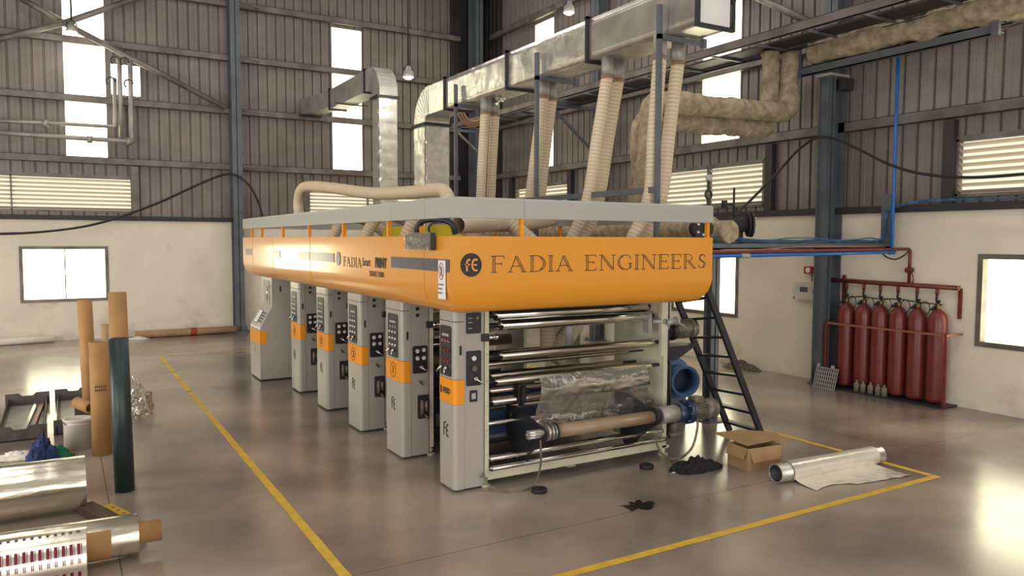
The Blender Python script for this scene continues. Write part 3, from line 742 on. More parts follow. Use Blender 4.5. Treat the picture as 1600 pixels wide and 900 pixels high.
# --- console desk at the far end
cs = thing('console_desk', (4.0, 17.0, 0), 'sloped grey operator console desk at the far end of the press', 'console')
Y0, Y1 = 16.5, 17.45
prof = [(3.56, .03), (4.35, .03), (4.35, 2.5), (3.82, 2.5), (3.82, 1.56), (3.8, 1.53), (3.57, 1.13), (3.56, 1.1)]
MB().prism(prof, 1, Y0, Y1).build('body', 'column_grey', cs)
MB().box((3.6, Y0+.03, 0), (4.3, Y1-.03, .03)).build('plinth', 'dark_gap', cs)
MB().box((3.556, Y0-.003, .78), (3.7, Y1, 1.06)).build('band', 'orange_band', cs)
m = MB(); O = Vector((3.57, 16.975, 1.13)); U = Vector((0, -1, 0)); V = Vector((.23, 0, .40)).normalized(); N = U.cross(V).normalized()
SF = (O+V*.23+N*.004, U, V, N); q = rpanel(MB(), sub(SF, (-.18, 0, 0)), .34, .3, .02, .006).build('display', 'white_paint', cs)
m = MB(); m.ribbon([(-.35, -.15), (-.01, -.15), (-.01, .15), (-.35, .15), (-.35, -.15)], .014, SF, .008); m.build('bezel', 'black_panel', cs)
rpanel(MB(), sub(SF, (.2, 0, 0)), .3, .3, .02, .005).build('keypad', 'rail_grey', cs)
m = MB()
for i in range(3):
    for j in range(4): rpanel(m, sub(SF, (.1+i*.09, -.1+j*.065, .006)), .06, .04, .006, .004)
m.build('keys', 'black_panel', cs)
LF = (Vector((3.818, 16.97, 0)), Vector((0, -1, 0)), Vector((0, 0, 1)), Vector((-1, 0, 0)))
rpanel(MB(), sub(LF, (0, 1.85, 0)), .55, .52, .02, .008).build('window_panel', 'galv_dull', cs)
m = MB().cyl((3.81, 16.65, 1.72), (3.76, 16.65, 1.72), .02).cyl((3.81, 16.65, 2.0), (3.76, 16.65, 2.0), .02).tube([(3.76, 16.65, 1.7), (3.76, 16.65, 2.02)], .016, 10); m.build('handle', 'chrome', cs)
fe_logo(sub((Vector((3.558, 16.97, 0)), Vector((0, -1, 0)), Vector((0, 0, 1)), Vector((-1, 0, 0))), (0, .62, .002)), .06, cs)
rpanel(MB(), (Vector((4.0, Y0-.001, 1.95)), Vector((1, 0, 0)), Vector((0, 0, 1)), Vector((0, -1, 0))), .03, .13, .014, .003).build('slot_handle', 'rubber', cs)

# --- unwind unit (front of the press)
un = thing('unwind_unit', (5.9, 8.3, 0), 'chrome and steel rollers of the unwinder between two cream frames at the press front', 'unwinder')
m = MB().box((7.17, 8.0, .1), (7.24, 9.1, 2.45)).box((7.13, 8.0, 1.4), (7.17, 8.06, 2.45)); m.build('frame_plate', 'cream_steel', un)
MB().box((7.1, 8.0, .09), (7.3, 8.08, .13)).cyl((7.2, 8.02, 0), (7.2, 8.02, .09), .03).cyl((7.2, 8.02, 0), (7.2, 8.02, .02), .07).build('leveling_foot', 'cream_steel', un)
MB().box((7.25, 8.1, .25), (7.36, 8.6, 2.4)).build('cable_duct', 'dark_steel', un)
for dx in (0, .06): MB().tube([(7.29+dx, 8.06, .2), (7.29+dx, 8.06, 1.25), (7.29+dx, 8.12, 1.32)], .016, 8).build('conduit', 'dark_steel', un)
def roller(y, z, r, x0, x1, mt='steel_roller', jr=None, jm='dark_steel', nm='roller', xs=4.4, xe=7.17):
    o = MB().tube([(x0, y, z), (x0, y, z), (x0+.004, y, z), (x1-.004, y, z), (x1, y, z), (x1, y, z)], [r*.96, r*.96, r, r, r*.96, r*.96], 28).build(nm, mt, un)
    jr = jr or r*.45
    MB().cyl((xs, y, z), (x0, y, z), jr, 14).cyl((x1, y, z), (xe, y, z), jr, 14).build('journal', jm, o); return o
roller(8.32, 2.06, .075, 4.66, 7.1, 'chrome'); roller(8.24, 1.94, .07, 4.7, 7.1, 'chrome')
roller(8.1, 1.58, .056, 4.62, 7.05); roller(8.6, 1.24, .05, 4.75, 6.9); roller(8.1, 1.265, .05, 4.55, 7.0)
roller(8.35, 1.1, .04, 4.6, 7.0); roller(8.3, .97, .055, 4.6, 6.85); roller(8.45, 1.42, .03, 4.6, 6.9)
roller(8.22, .72, .028, 4.42, 7.15, 'chrome', .028); roller(8.0, .345, .03, 4.41, 7.15, 'chrome', .03); roller(7.95, .235, .032, 4.41, 7.15, 'chrome', .032); roller(8.6, .45, .1, 4.45, 7.1, 'dark_steel', .05); roller(8.5, .2, .04, 4.42, 7.15)
MB().box((4.4, 8.02, .08), (7.17, 8.1, .19)).build('tie_beam', 'cream_steel', un)
MB().box((4.42, 8.5, .5), (5.6, 8.62, .8)).box((4.42, 8.55, .86), (5.0, 8.6, .98)).build('guard_box', 'motor_blue', un)
MB().grid(18, 6, lambda u, v: Vector((4.42+u*2.72, 8.34+.16*math.cos(v*2.2), 2.1+.12*math.sin(v*2.2)))).build('teal_guard', 'teal_guard', un)
# clamp blocks on the left ends
m = MB().box((4.94, 8.2, .93), (5.06, 8.32, 1.2), bev=.01).box((4.96, 8.15, .9), (5.0, 8.24, 1.14)).cyl((5.06, 8.24, 1.08), (5.12, 8.24, 1.08), .03); m.build('web_guide', 'rubber', un)
# swinging arms
def armp(X, sgn):
    pl = [(8.5, .86), (8.3, .88), (7.66, .74), (7.56, .68), (7.58, .6), (7.95, .34), (8.1, .17), (8.22, .15), (8.32, .22), (8.52, .62)]
    o = MB().prism(pl, 0, X, X+.035*sgn).build('swing_arm', 'dark_steel', un)
    MB().cyl((X-.02, 8.24, .22), (X+.055, 8.24, .22), .05).cyl((X-.02, 8.4, .75), (X+.055, 8.4, .75), .05).build('boss', 'dark_steel', o)
    return o
armL = armp(4.93, 1); armR = armp(6.72, 1)
m = MB()
for k in range(6):
    a_ = k*math.pi/3; m.cyl((4.72+.0, 7.62+.035*math.cos(a_), .68+.035*math.sin(a_)), (4.9, 7.62+.035*math.cos(a_), .68+.035*math.sin(a_)), .022, 8)
m.cyl((4.73, 7.62, .68), (4.93, 7.62, .68), .045); m.build('air_chuck', 'galv', armL)
MB().cyl((4.97, 7.62, .68), (5.0, 7.62, .68), .1, 24).cyl((5.0, 7.62, .68), (5.03, 7.62, .68), .075, 24).cyl((5.03, 7.62, .68), (5.05, 7.62, .68), .1, 24).cyl((5.07, 7.62, .68), (5.09, 7.62, .68), .1, 24).build('flange', 'galv', armL)
MB().cyl((5.09, 7.62, .68), (5.11, 7.62, .68), .11, 24).build('end_ring', 'rubber', armL)
core = thing('paper_core', (5.9, 7.62, .68), 'brown cardboard core clamped between the swing arms of the unwinder', 'core')
MB().hollow((5.11, 7.62, .68), (6.64, 7.62, .68), .082, .07, 28).build('tube', 'core_paper', core)
MB().cyl((6.64, 7.62, .68), (6.68, 7.62, .68), .12, 24).cyl((6.68, 7.62, .68), (6.72, 7.62, .68), .1, 24).build('end_ring', 'rubber', armR)
# gear motor on the right arm
gm = thing('gear_motor', (7.2, 7.62, .5), 'dark blue gear motor with ribbed grey housing on the right swing arm', 'motor')
MB().cyl((6.755, 7.62, .68), (7.06, 7.62, .68), .115, 28).build('steel_sleeve', 'galv_dull', gm)
MB().cyl((7.06, 7.62, .68), (7.22, 7.62, .68), .125, 28).cyl((7.22, 7.62, .68), (7.26, 7.62, .68), .165, 28).cyl((7.27, 7.62, .68), (7.31, 7.62, .68), .165, 28).build('gearbox', 'motor_blue', gm)
m = MB()
for k in range(8): a_ = k*math.pi/4; m.cyl((7.2, 7.62+.145*math.cos(a_), .68+.145*math.sin(a_)), (7.33, 7.62+.145*math.cos(a_), .68+.145*math.sin(a_)), .011, 6)
m.build('bolts', 'motor_grey', gm)
m = MB().cyl((7.31, 7.62, .68), (7.62, 7.62, .68), .115, 28)
for k in range(24): a_ = k*math.pi/12; m.beam((7.33, 7.62+.125*math.cos(a_), .68+.125*math.sin(a_)), (7.52, 7.62+.125*math.cos(a_), .68+.125*math.sin(a_)), .01, .03, (0, math.cos(a_), math.sin(a_)))
m.build('motor_housing', 'motor_grey', gm)
m = MB().lathe([(0, .22), (.09, .22), (.135, .2), (.14, .16), (.14, .0), (.11, 0)], (7.55, 7.62, .68), (1, 0, 0), 28); m.build('fan_cover', 'motor_grey', gm)
MB().box((7.34, 7.54, .79), (7.5, 7.7, .88), bev=.02).build('terminal_box', 'motor_grey', gm)
MB().tube(spline([(7.36, 7.52, .6), (7.34, 7.5, .45), (7.24, 7.5, .2), (7.08, 7.6, .06), (6.98, 7.8, .1), (7.0, 7.98, .3)]), .016, 8).build('cable', 'motor_grey', gm)
# second motor high on the right frame and a small one below
def small_motor(o, ax, r, L, label, mt='motor_grey', dark='dark_steel', nm='electric_motor'):
    o = Vector(o); ax = Vector(ax); t = thing(nm, o, label, 'motor')
    MB().lathe([(0, 0), (r, 0), (r, L*.72), (r*.97, L*.73)], o, ax, 24).build('housing', mt, t)
    m = MB(); x = ax.orthogonal().normalized(); y = ax.cross(x)
    for k in range(20): a_ = k*math.pi/10; d = (x*math.cos(a_)+y*math.sin(a_))*r*1.03; m.beam(o+ax*L*.12+d, o+ax*L*.66+d, .01, .014, tuple(d.normalized()))
    m.build('cooling_fins', mt, t); MB().lathe([(r*.97, L*.73), (r*1.08, L*.73), (r*1.08, L*.95), (r*.8, L), (0, L)], o, ax, 24).build('fan_cover', mt, t)
    MB().lathe([(0, -.05), (r*1.2, -.05), (r*1.2, 0), (0, 0)], o, ax, 24).build('mounting_flange', dark, t); return t
m2 = small_motor((7.55, 8.25, 1.72), (1, 0, 0), .13, .42, 'rusty grey electric motor high on the right press frame')
MB().cyl((7.24, 8.25, 1.72), (7.5, 8.25, 1.72), .12, 24).build('coupling', 'dark_steel', m2)
MB().prism([(7.36, 1.5), (7.9, 1.5), (7.85, 1.47), (7.5, 1.3), (7.36, 1.3)], 1, 8.1, 8.4).build('bracket', 'dark_steel', m2)
m3 = small_motor((7.43, 8.05, .5), (0, 0, -1), .09, .28, 'small grey vertical motor below the gear motor')
MB().box((7.3, 7.98, .42), (7.5, 8.12, .56)).build('bracket', 'dark_steel', m3)
# clamp fittings at upper right of the frame
m = MB().box((6.96, 8.08, 1.72), (7.02, 8.2, 1.98)).cyl((7.05, 8.1, 1.88), (7.2, 8.0, 1.88), .04).cyl((7.2, 8.0, 1.86), (7.4, 8.0, 1.88), .045).cyl((7.38, 8.0, 1.88), (7.42, 8.0, 1.88), .06); m.tube(spline([(7.4, 8.0, 1.86), (7.5, 7.95, 1.8), (7.62, 8.0, 1.72)]), .014, 8); m.tube(spline([(7.3, 8.02, 1.84), (7.2, 8.02, 1.7), (7.0, 8.05, 1.62)]), .012, 8)
m.build('valve_fittings', 'galv_dull', un)
m = MB().cyl((6.2, 8.9, 1.5), (6.2, 8.9, 1.95), .06, 18).cyl((6.2, 8.9, 1.95), (6.2, 8.9, 2.0), .075, 18).box((6.1, 8.86, 1.95), (6.35, 8.94, 1.99)); m.build('pressure_cylinder', 'rail_grey', un)
# metallised film web, sagging under the nip
web = thing('film_web', (6.1, 8.2, 1.0), 'crumpled silver metallised film hanging over the unwinder rollers', 'film')
def wf(u, v):
    x = 5.15+u*1.75; z = 1.28-.66*v-.03*nz((u*4, v*2, 0), 1)-(.0 if v < .8 else .1*u*(v-.8)*5)
    y = 8.045-.05*math.sin(min(v, 1)*6)+.016*nz((u*3, v*6, 3), 1.4)+.008*nz((u*18, v*10, 1), 1)
    x += .28*max(0, v-.35)*(u-.3)
    return Vector((x, y, z))
MB().grid(70, 34, wf).build('sheet', 'web_film', web)
# cable from the foot of the column over the floor
cb = MB().tube(spline([(4.25, 7.92, .16), (4.28, 7.9, .2), (4.32, 7.86, .08), (4.45, 7.72, .012), (4.7, 7.66, .012), (4.88, 7.7, .06), (4.93, 7.66, .3), (4.9, 7.62, .6)]), .013, 8).build('air_hose', 'motor_grey'); tag(cb, 'thin grey air hose looping from the nearest column over the floor to the arm', 'hose')
# --- inside the printing units: rollers, pans, right-hand frames
for i, y in enumerate((9.75, 11.45, 13.2, 15.0)):
    t = thing('printing_unit', (5.8, y+.5, 0), ('printing unit with rollers and ink pan directly behind the unwinder', 'second printing unit inside the press, two behind the unwinder', 'third printing unit inside the press, deep between the frames', 'last printing unit inside the press, near the console')[i], 'printing unit', 'printing units inside the press')
    MB().box((7.0, y, .1), (7.06, y+1.0, 2.4)).build('frame_plate', 'cream_steel', t)
    for (dy, z, r, mt) in ((.2, 1.9, .06, 'chrome'), (.5, 1.2, .1, 'steel_roller'), (.3, .9, .09, 'dark_steel'), (.8, 1.6, .05, 'chrome')):
        MB().cyl((4.41, y+dy, z), (7.0, y+dy, z), r, 20).build('roller', mt, t)
    MB().prism([(y+.1, .75), (y+.15, .5), (y+.7, .5), (y+.75, .75), (y+.72, .75), (y+.68, .53), (y+.17, .53), (y+.13, .75)], 0, 4.5, 6.6).build('ink_pan', 'motor_blue', t)
    MB().box((4.45, y+.1, .1), (7.0, y+.2, .3)).box((4.45, y+.2, .3), (4.6, y+.5, .5)).build('tie_beam', 'dark_steel', t)
for (x, y0, z) in ():
    pass
# lime guard sheets seen through the rail gap
for k, (y0, y1) in enumerate(((9.6, 11.0), (11.4, 12.8))):
    g = MB().box((4.9, y0, 2.36), (4.93, y1, 3.22)).build('guard_sheet', 'lime_guard'); tag(g, ('yellow plastic guard sheet standing on the platform near its front', 'yellow plastic guard sheet standing on the platform behind another')[k], 'guard')

# ================================================================ DUCTS
def duct_seg(name, parent, a, b, mt='galv', joints=True):
    return MB().box(a, b).build(name, mt, parent)
DX0, DX1, DZ0, DZ1 = 6.8, 7.36, 5.66, 6.25
dk = thing('exhaust_duct', (7.08, 11, 5.6), 'long square galvanised duct hung above the press, elbow at its far end', 'duct')
js = [7.05, 9.33, 11.7, 14.2]
def wavy_duct(x0, x1, y0, y1, z0, z1, amp):
    m = MB(); n = 16
    def s_(u, v, c0, c1, c2, c3, nr):
        p = c0.lerp(c1, u).lerp(c3.lerp(c2, u), v); w_ = (math.sin(u*math.pi)**.3)*(math.sin(v*math.pi)**.6)
        return p+nr*amp*w_*(nz(p, 2.6)+.4*nz(p, 6))
    A = [Vector((x, y, z)) for x, y, z in ((x0, y0, z0), (x0, y1, z0), (x0, y1, z1), (x0, y0, z1))]
    B = [Vector((x1, v.y, v.z)) for v in A]
    m.grid(n*2, 6, lambda u, v: s_(u, v, A[0], A[1], A[2], A[3], Vector((-1, 0, 0))))
    m.grid(n*2, 6, lambda u, v: s_(u, v, B[0], B[1], B[2], B[3], Vector((1, 0, 0))))
    m.grid(n*2, 6, lambda u, v: s_(u, v, A[0], A[1], B[1], B[0], Vector((0, 0, -1))))
    m.grid(n*2, 6, lambda u, v: s_(u, v, A[3], A[2], B[2], B[3], Vector((0, 0, 1))))
    return m
for a, b in zip(js, js[1:]):
    wavy_duct(DX0, DX1, a, b, DZ0, DZ1, .03 if a > 9 else .007).build('duct_section', 'foil' if a > 9 else 'galv', dk)
MB().box((DX0+.02, js[0]+.01, DZ0+.02), (DX1-.02, js[0]+.03, DZ1-.02)).build('end_plate', 'white_paint', dk)  # galvanised plate; its bright reflection is put into the white colour
def flange(y, x0, x1, z0, z1, t=.03, e=.04):
    m = MB(); m.box((x0-e, y-t, z0-e), (x1+e, y+t, z0)).box((x0-e, y-t, z0), (x0, y+t, z1+e)).box((x1, y-t, z0), (x1+e, y+t, z1+e)).box((x0-e, y-t, z1), (x1+e, y+t, z1+e)); return m
for y in js: flange(y, DX0, DX1, DZ0, DZ1).build('flange', 'flange', dk)
# elbow: segmented, turns down
def elbow(m, x0, x1, cy, cz, ri, ro, n=9, a0=90, a1=0, ry=None):
    pts = []
    for i in range(n+1):
        a_ = math.radians(a0+(a1-a0)*i/n); pts.append([(cy+r_*math.cos(a_), cz+r_*math.sin(a_)) for r_ in (ri, ro)])
    for i in range(n):
        (q0, q1), (q2, q3) = pts[i], pts[i+1]
        vs = [(x, *p) for x in (x0, x1) for p in (q0, q1, q3, q2)]
        m.add(vs, [(0, 1, 2, 3), (4, 5, 6, 7), (0, 4, 7, 3), (1, 5, 6, 2)])
    for i in range(n+1):
        (q0, q1) = pts[i]
        m.beam((x0-.004, *q0), (x0-.004, *q1), .02, .02, (0, 1, 0)); m.beam((x0, *q1), (x1, *q1), .022, .022)
        d = .006
        m.add([(x0-d, q0[0], q0[1]), (x0-d, q1[0], q1[1]), (x0-d, q1[0]+.012, q1[1]), (x0-d, q0[0]+.012, q0[1])], [(0, 1, 2, 3)])
    return m
m = MB().box((DX0, 14.2, DZ0), (DX1, 15.05, DZ1)); elbow(m, DX0, DX1, 15.05, 5.5, .16, .75); m.build('elbow', 'foil', dk)
MB().box((DX0-.05, 15.15, 5.46), (DX1+.05, 15.85, 5.51)).build('flange', 'flange', dk)
wavy = wavy_duct(DX0, DX1, 15.2, 15.78, 2.4, 5.46, .0)
m = MB(); nseg = 8
for k in range(nseg):
    z0 = 5.46-(k+1)*3.0/nseg; z1 = 5.46-k*3.0/nseg
    for (A, B, nr) in ((Vector((DX0, 15.21, 0)), Vector((DX1, 15.21, 0)), Vector((0, -1, 0))), (Vector((DX0, 15.79, 0)), Vector((DX0, 15.21, 0)), Vector((-1, 0, 0)))):
        def g(u, v, A=A, B=B, nr=nr, z0=z0, z1=z1):
            p = A.lerp(B, u); p.z = lerp(z0, z1, v); return p+nr*(.014*(1-abs(2*v-1))**.4*(1+nz(p, 4)*.9))
        m.grid(8, 6, g)
m.box((DX0+.005, 15.22, 2.45), (DX1, 15.79, 5.46)); m.build('riser', 'foil', dk)
# second, taller duct to the back wall
d2 = thing('exhaust_duct', (7.75, 20, 2.4), 'taller foil wrapped duct that rises behind the press and runs to the back wall', 'duct')
m = MB(); X0, X1 = 7.5, 8.02
for k in range(12):
    z1 = 6.85-k*.37; z0 = z1-.37
    for (A, B, nr) in ((Vector((X0, 19.81, 0)), Vector((X1, 19.81, 0)), Vector((0, -1, 0))), (Vector((X0, 20.29, 0)), Vector((X0, 19.81, 0)), Vector((-1, 0, 0)))):
        def g(u, v, A=A, B=B, nr=nr, z0=z0, z1=z1):
            p = A.lerp(B, u); p.z = lerp(z0, z1, v); return p+nr*(.014*(1-abs(2*v-1))**.4*(1+nz(p, 4)*.9))
        m.grid(6, 5, g)
m.box((X0+.005, 19.82, 2.4), (X1, 20.3, 6.85)); m.build('riser', 'foil', d2)
MB().box((X0-.06, 19.74, 6.84), (X1+.06, 20.36, 6.9)).build('flange', 'flange', d2)
m = MB(); elbow(m, X0, X1, 20.55, 6.95, .2, .8, 8, 180, 90); m.box((X0, 19.76, 6.88), (X1, 20.35, 6.96)); m.build('elbow', 'galv_dull', d2)
MB().box((X0, 20.55, 7.15), (X1, 24.2, 7.75)).build('duct_section', 'galv_dull', d2)
flange(20.9, X0, X1, 7.15, 7.75).build('flange', 'flange', d2)
pl = [(7.5, 24.15), (8.02, 24.15), (7.62, 26.03), (7.1, 26.03)]
MB().prism(pl, 2, 7.2, 7.72).build('duct_section', 'galv_dull', d2)
flange(24.15, X0, X1, 7.15, 7.75).build('flange', 'flange', d2)
MB().box((7.0, 25.9, 7.12), (7.75, 25.98, 7.18)).box((7.3, 22.9, 7.1), (8.3, 22.96, 7.14)).build('bracket', 'dark_steel', d2)
# hanging frames that carry the duct
fr = thing('duct_support_frame', (6.74, 10.6, 2.4), 'blue steel posts and brackets standing on the platform and carrying the duct', 'support frame')
for y, bm_ in ((7.66, 1), (10.6, 1), (13.55, 1)):
    po = MB().box((6.68, y-.03, 2.36), (6.74, y+.03, 6.02)).build('post', 'blue_steel', fr)
    MB().box((6.68, y-.03, 5.585), (7.5, y+.02, 5.65)).box((7.44, y-.05, 5.56), (7.5, y+.02, 5.68)).build('bracket', 'blue_steel', fr)
MB().box((6.675, 7.66, 3.62), (6.735, 13.55, 3.70)).build('cross_rail', 'blue_steel', fr)
# ---------------------------------------------------------------- flexible hoses
def hose(pts, r, label, group, collar=True, name='flexible_hose'):
    t = thing(name, pts[0], label, 'hose', group)
    P, R = ribbed(pts, r, .055, .05); m = MB(); m.tube(P, R, 16, False); m.mi = [1 if (i//16) % 2 else 0 for i in range(len(m.mi))]; m.build('hose_tube', ['hose', 'hose_rib'], t)
    if collar:
        p = Vector(pts[0]); MB().cyl(p+Vector((0, 0, .28)), p, r*1.02, 18).build('metal_collar', 'galv_dull', t)
        MB().cyl(p+Vector((0, 0, .02)), p-Vector((0, 0, .03)), r*1.1, 18).build('clamp_band', 'clamp_tape', t)
    return t
hr = .088
G = 'ribbed hoses from the duct to the press'
def hpair(y, tops, bots, labs):
    for (xt, yt_), (bp, mid), lab in zip(tops, bots, labs):
        top = Vector((xt, y, 5.38)); hose([top, top.lerp(Vector(mid), .5)+Vector((0, 0, 0)), Vector(mid), Vector(bp)], hr, lab, G)
def PX(px, z, Y): # point at pixel column px, on plane Y, at height z
    r = ray(px, 300); return Vector((r.x/r.y*Y, Y, z))
for (Y, txs, bxs, nm) in ((7.75, (1028, 1056), (1014, 1032), 'nearest pair'), (9.05, (947, 964), (917, 934), 'second pair'), (10.85, (848, 861), (826, 842), 'third pair'), (12.75, (758, 773), (749, 765), 'farthest pair')):
    for k in (0, 1):
        yy = Y+.12*k
        top = PX(txs[k], 5.38, yy); b3 = PX(bxs[k], 3.55, yy+.1); lo_ = b3+Vector((-.28 if nm[0] in 'ns' else -.12, .1, -.7)); lo2 = lo_+Vector((-.1, 0, -.45))
        hose([top, top.lerp(b3, .5)+Vector((.0, 0, 0)), b3, lo_, lo2], hr, '%s hose of the %s dropping from the duct onto the press' % (('left', 'right')[k], nm), G)
# arched hose over the far end of the rail
hose([onX(468, 345, 4.3), onX(466, 318, 4.3), onX(470, 298, 4.3), onX(482, 291, 4.35), onX(520, 294, 4.5), onX(580, 302, 4.7), onX(640, 301, 4.8), onX(685, 297, 4.9), onX(697, 303, 4.9), onX(702, 318, 4.9), onX(704, 345, 4.9)], .1, 'pale ribbed hose arching along above the left hand rail', 'arched hoses over the platform', False)
hose([onX(404, 440, 4.2), onX(404, 400, 4.2), onX(470, 352, 4.3)], .09, 'pale ribbed hose leaning at the far end of the platform', 'arched hoses over the platform', False) if False else None
for k, (px, px2, lab) in enumerate(((625, 632, 'pale ribbed hose rising from the deck beside the yellow guard sheet'), (563, 556, 'pale ribbed hose rising from the deck halfway along the platform'), (513, 520, 'pale ribbed hose rising from the deck toward the far end of the platform'))):
    y = onX(px, 360, 4.4).y; hose([(4.4, y, 2.3), (4.42, y, 2.8), (4.6, y-.1, 3.3), (4.85, y-.1, 3.42), (5.3, y, 3.3), (5.8, y, 2.9)], .1, lab, 'short hoses on the platform', False)
hose([onY(715, 352, 8.2), onY(760, 350, 8.6), onY(830, 349, 9.4), onY(862, 342, 10.0)], .1, 'pale ribbed hose lying along the front of the platform behind the rail', None, False)
for k, (px, lab) in enumerate(((735, 'pale ribbed hose slanting behind the front rail, near the corner'), (812, 'pale ribbed hose slanting behind the front rail, right of the thin post'))):
    a = onY(px-25, 340, 8.9); b = onY(px+12, 372, 8.7); hose([a, a.lerp(b, .5), b, b+(b-a)*.6], .1, lab, 'slanting hoses behind the front rail', False)
hose([(7.05, 9.5, 2.28), (6.85, 9.5, 1.9), (6.45, 9.5, 1.4), (6.3, 9.5, 1.2)], .14, 'wide pale hose slanting inside the press behind the top rollers', 'hoses inside the press', False)
hose([(6.35, 9.6, 2.28), (6.3, 9.6, 1.8), (6.3, 9.6, 1.3)], .12, 'pale hose hanging straight down inside the press behind the top rollers', 'hoses inside the press', False)
# crumpled foil strip hanging on the farthest hose collar
MB().grid(16, 8, lambda u, v: onY(775+u*24, 158-u*12, 12.6)+Vector((.05*nz((u*6, v*5, 2), 1), .08*nz((u*5, v*4, 7), 1), (v-.5)*.12*(1+nz((u*7, v, 0), 1))))).build('foil_scrap', 'foil')
tag(bpy.data.objects['foil_scrap'], 'crumpled scrap of silver foil hanging beside the farthest pair of hoses', 'foil scrap')
# coiled hose on the cable tray near the corner
t = thing('coiled_hose', onY(735, 175, 18.0), 'brown coiled hose hanging beside the duct near the room corner', 'hose')
c0 = onY(740, 172, 17.5)
for k in range(3):
    MB().tube([c0+Vector((.42*math.cos(a_)*(.7+.12*k), .05*k, .42*math.sin(a_)*(.7+.12*k))) for a_ in [math.pi+i*math.pi/14 for i in range(15)]], .03, 8).build('coil', 'clamp_tape', t)

# ================================================================ OVERHEAD TRAY, PIPES, RIGHT SIDE
ct = thing('cable_tray', (12.5, 14, 6.9), 'long blue grey ladder tray running high along the right wall', 'cable tray')
TZ = 6.9
for x in (12.0, 13.1): MB().box((x-.03, 4.5, TZ), (x+.03, 24.6, TZ+.02)).box((x-(.03 if x < 12.5 else -.03), 4.5, TZ), (x-(.025 if x < 12.5 else -.025), 24.6, TZ+.18)).box((x-.03, 4.5, TZ+.17), (x+.03, 24.6, TZ+.185)).build('side_rail', 'girt' if x < 12.5 else 'dark_channel', ct)
for k in range(17): y = 5+k*1.2; MB().box((12.0, y-.025, TZ+.03), (13.1, y+.025, TZ+.07)).build('rung', 'blue_steel', ct)
MB().box((12.5, 4.5, TZ+.08), (13.05, 24.5, TZ+.12)).build('cover', 'dark_channel', ct)
for y in (24.4, 18.4):
    b = MB().box((11.95, y-.04, TZ-.1), (13.55, y+.04, TZ)).build('bracket', 'blue_steel', ct)
    MB().beam((12.1, y, TZ-.08), (13.5, y, TZ-1.2), .07, .07).build('brace', 'girt' if y > 20 else 'blue_steel', b)
# lights' cable/pipe bundle on tray is omitted where the photo hides it
pb = thing('pipe_support_beam', (13.45, 9, 6.4), 'blue steel beam on a tall post carrying the lagged pipes by the right wall', 'support beam')
a = onX(1250, 106, 13.35); b = onX(1566, 42, 13.35)
MB().box((13.3, b.y, 6.4), (13.32, a.y, 6.58)).box((13.3, b.y, 6.4), (13.42, a.y, 6.42)).box((13.3, b.y, 6.56), (13.42, a.y, 6.58)).build('beam', 'blue_steel', pb)
for y in (a.y-.02, b.y+.05): MB().box((13.22, y-.06, 6.36), (13.3, y+.06, 6.95 if y > 9 else 7.0)).build('end_post', 'blue_steel', pb)
MB().box((13.44, 10.24, .03), (13.58, 10.26, 6.4)).box((13.5, 10.26, .03), (13.515, 10.44, 6.4)).box((13.44, 10.44, .03), (13.58, 10.46, 6.4)).build('post', 'blue_steel', pb)
MB().box((13.4, 10.15, 6.33), (14.0, 10.5, 6.38)).build('cap_plate', 'rail_grey', pb)
MB().box((13.7, 10.02, 6.05), (13.95, 10.19, 6.28)).build('bracket', 'dark_channel', pb)
def lagged(pts, r, seg=26, seed=0):
    P = resample(pts, .06); P.append(Vector(pts[-1])); m = MB(); m.tube(P, r, seg, True)
    for i, v in enumerate(m.v):
        k = nz(v, 1.8, seed)*.2+nz(v, 5, seed)*.14+nz(v, 12, seed)*.08
        c = min(P, key=lambda q: (q-v).length_squared); m.v[i] = c+(v-c)*(1+k)
    return m
def bendpath(pts, r=.35):
    P = [Vector(p) for p in pts]; out = [P[0]]
    for i in range(1, len(P)-1):
        a_ = (P[i-1]-P[i]).normalized(); b_ = (P[i+1]-P[i]).normalized()
        for k in range(5): t = k/4; out.append((P[i]+a_*r*(1-t)).lerp(P[i]+b_*r*t, t))
    out.append(P[-1]); return out
lp = thing('lagged_pipe', (12, 10, 6), 'thick wool lagged pipe bending from the tray down behind the press, nearer one', 'pipe', 'lagged pipes')
lagged(bendpath([(13.3, 3.5, 6.83), (13.3, 10.5, 6.83)], .1), .25, 26, 1).build('insulation', 'insulation', lp)
lagged(bendpath([(13.2, 11.0, 6.9), (13.2, 11.0, 5.66), (9.45, 11.0, 5.56), (9.32, 11.0, 3.15), (9.3, 9.2, 3.18)], .25), .2, 26, 2).build('insulation', 'insulation', lp)
lagged([(9.35, 8.9, 3.15), (9.35, 18, 3.15)], .19, 16, 3).build('insulation', 'insulation', lp)
lp2 = thing('lagged_pipe', (12, 11.5, 6), 'thick wool lagged pipe behind and left of its twin at the wall drop', 'pipe', 'lagged pipes')
lagged(bendpath([(12.95, 11.3, 6.95), (12.95, 11.3, 5.35), (9.55, 11.4, 5.3), (9.55, 11.4, 3.6), (9.6, 11.4, 2.3)], .25), .19, 26, 5).build('insulation', 'insulation', lp2)
bp = MB().tube([(13.55, 4.5, 6.62), (13.55, 8.6, 6.62)], .12, 16).build('bare_pipe', 'chrome'); tag(bp, 'bright bare metal pipe lying on the blue beam under the lagged pipe', 'pipe')
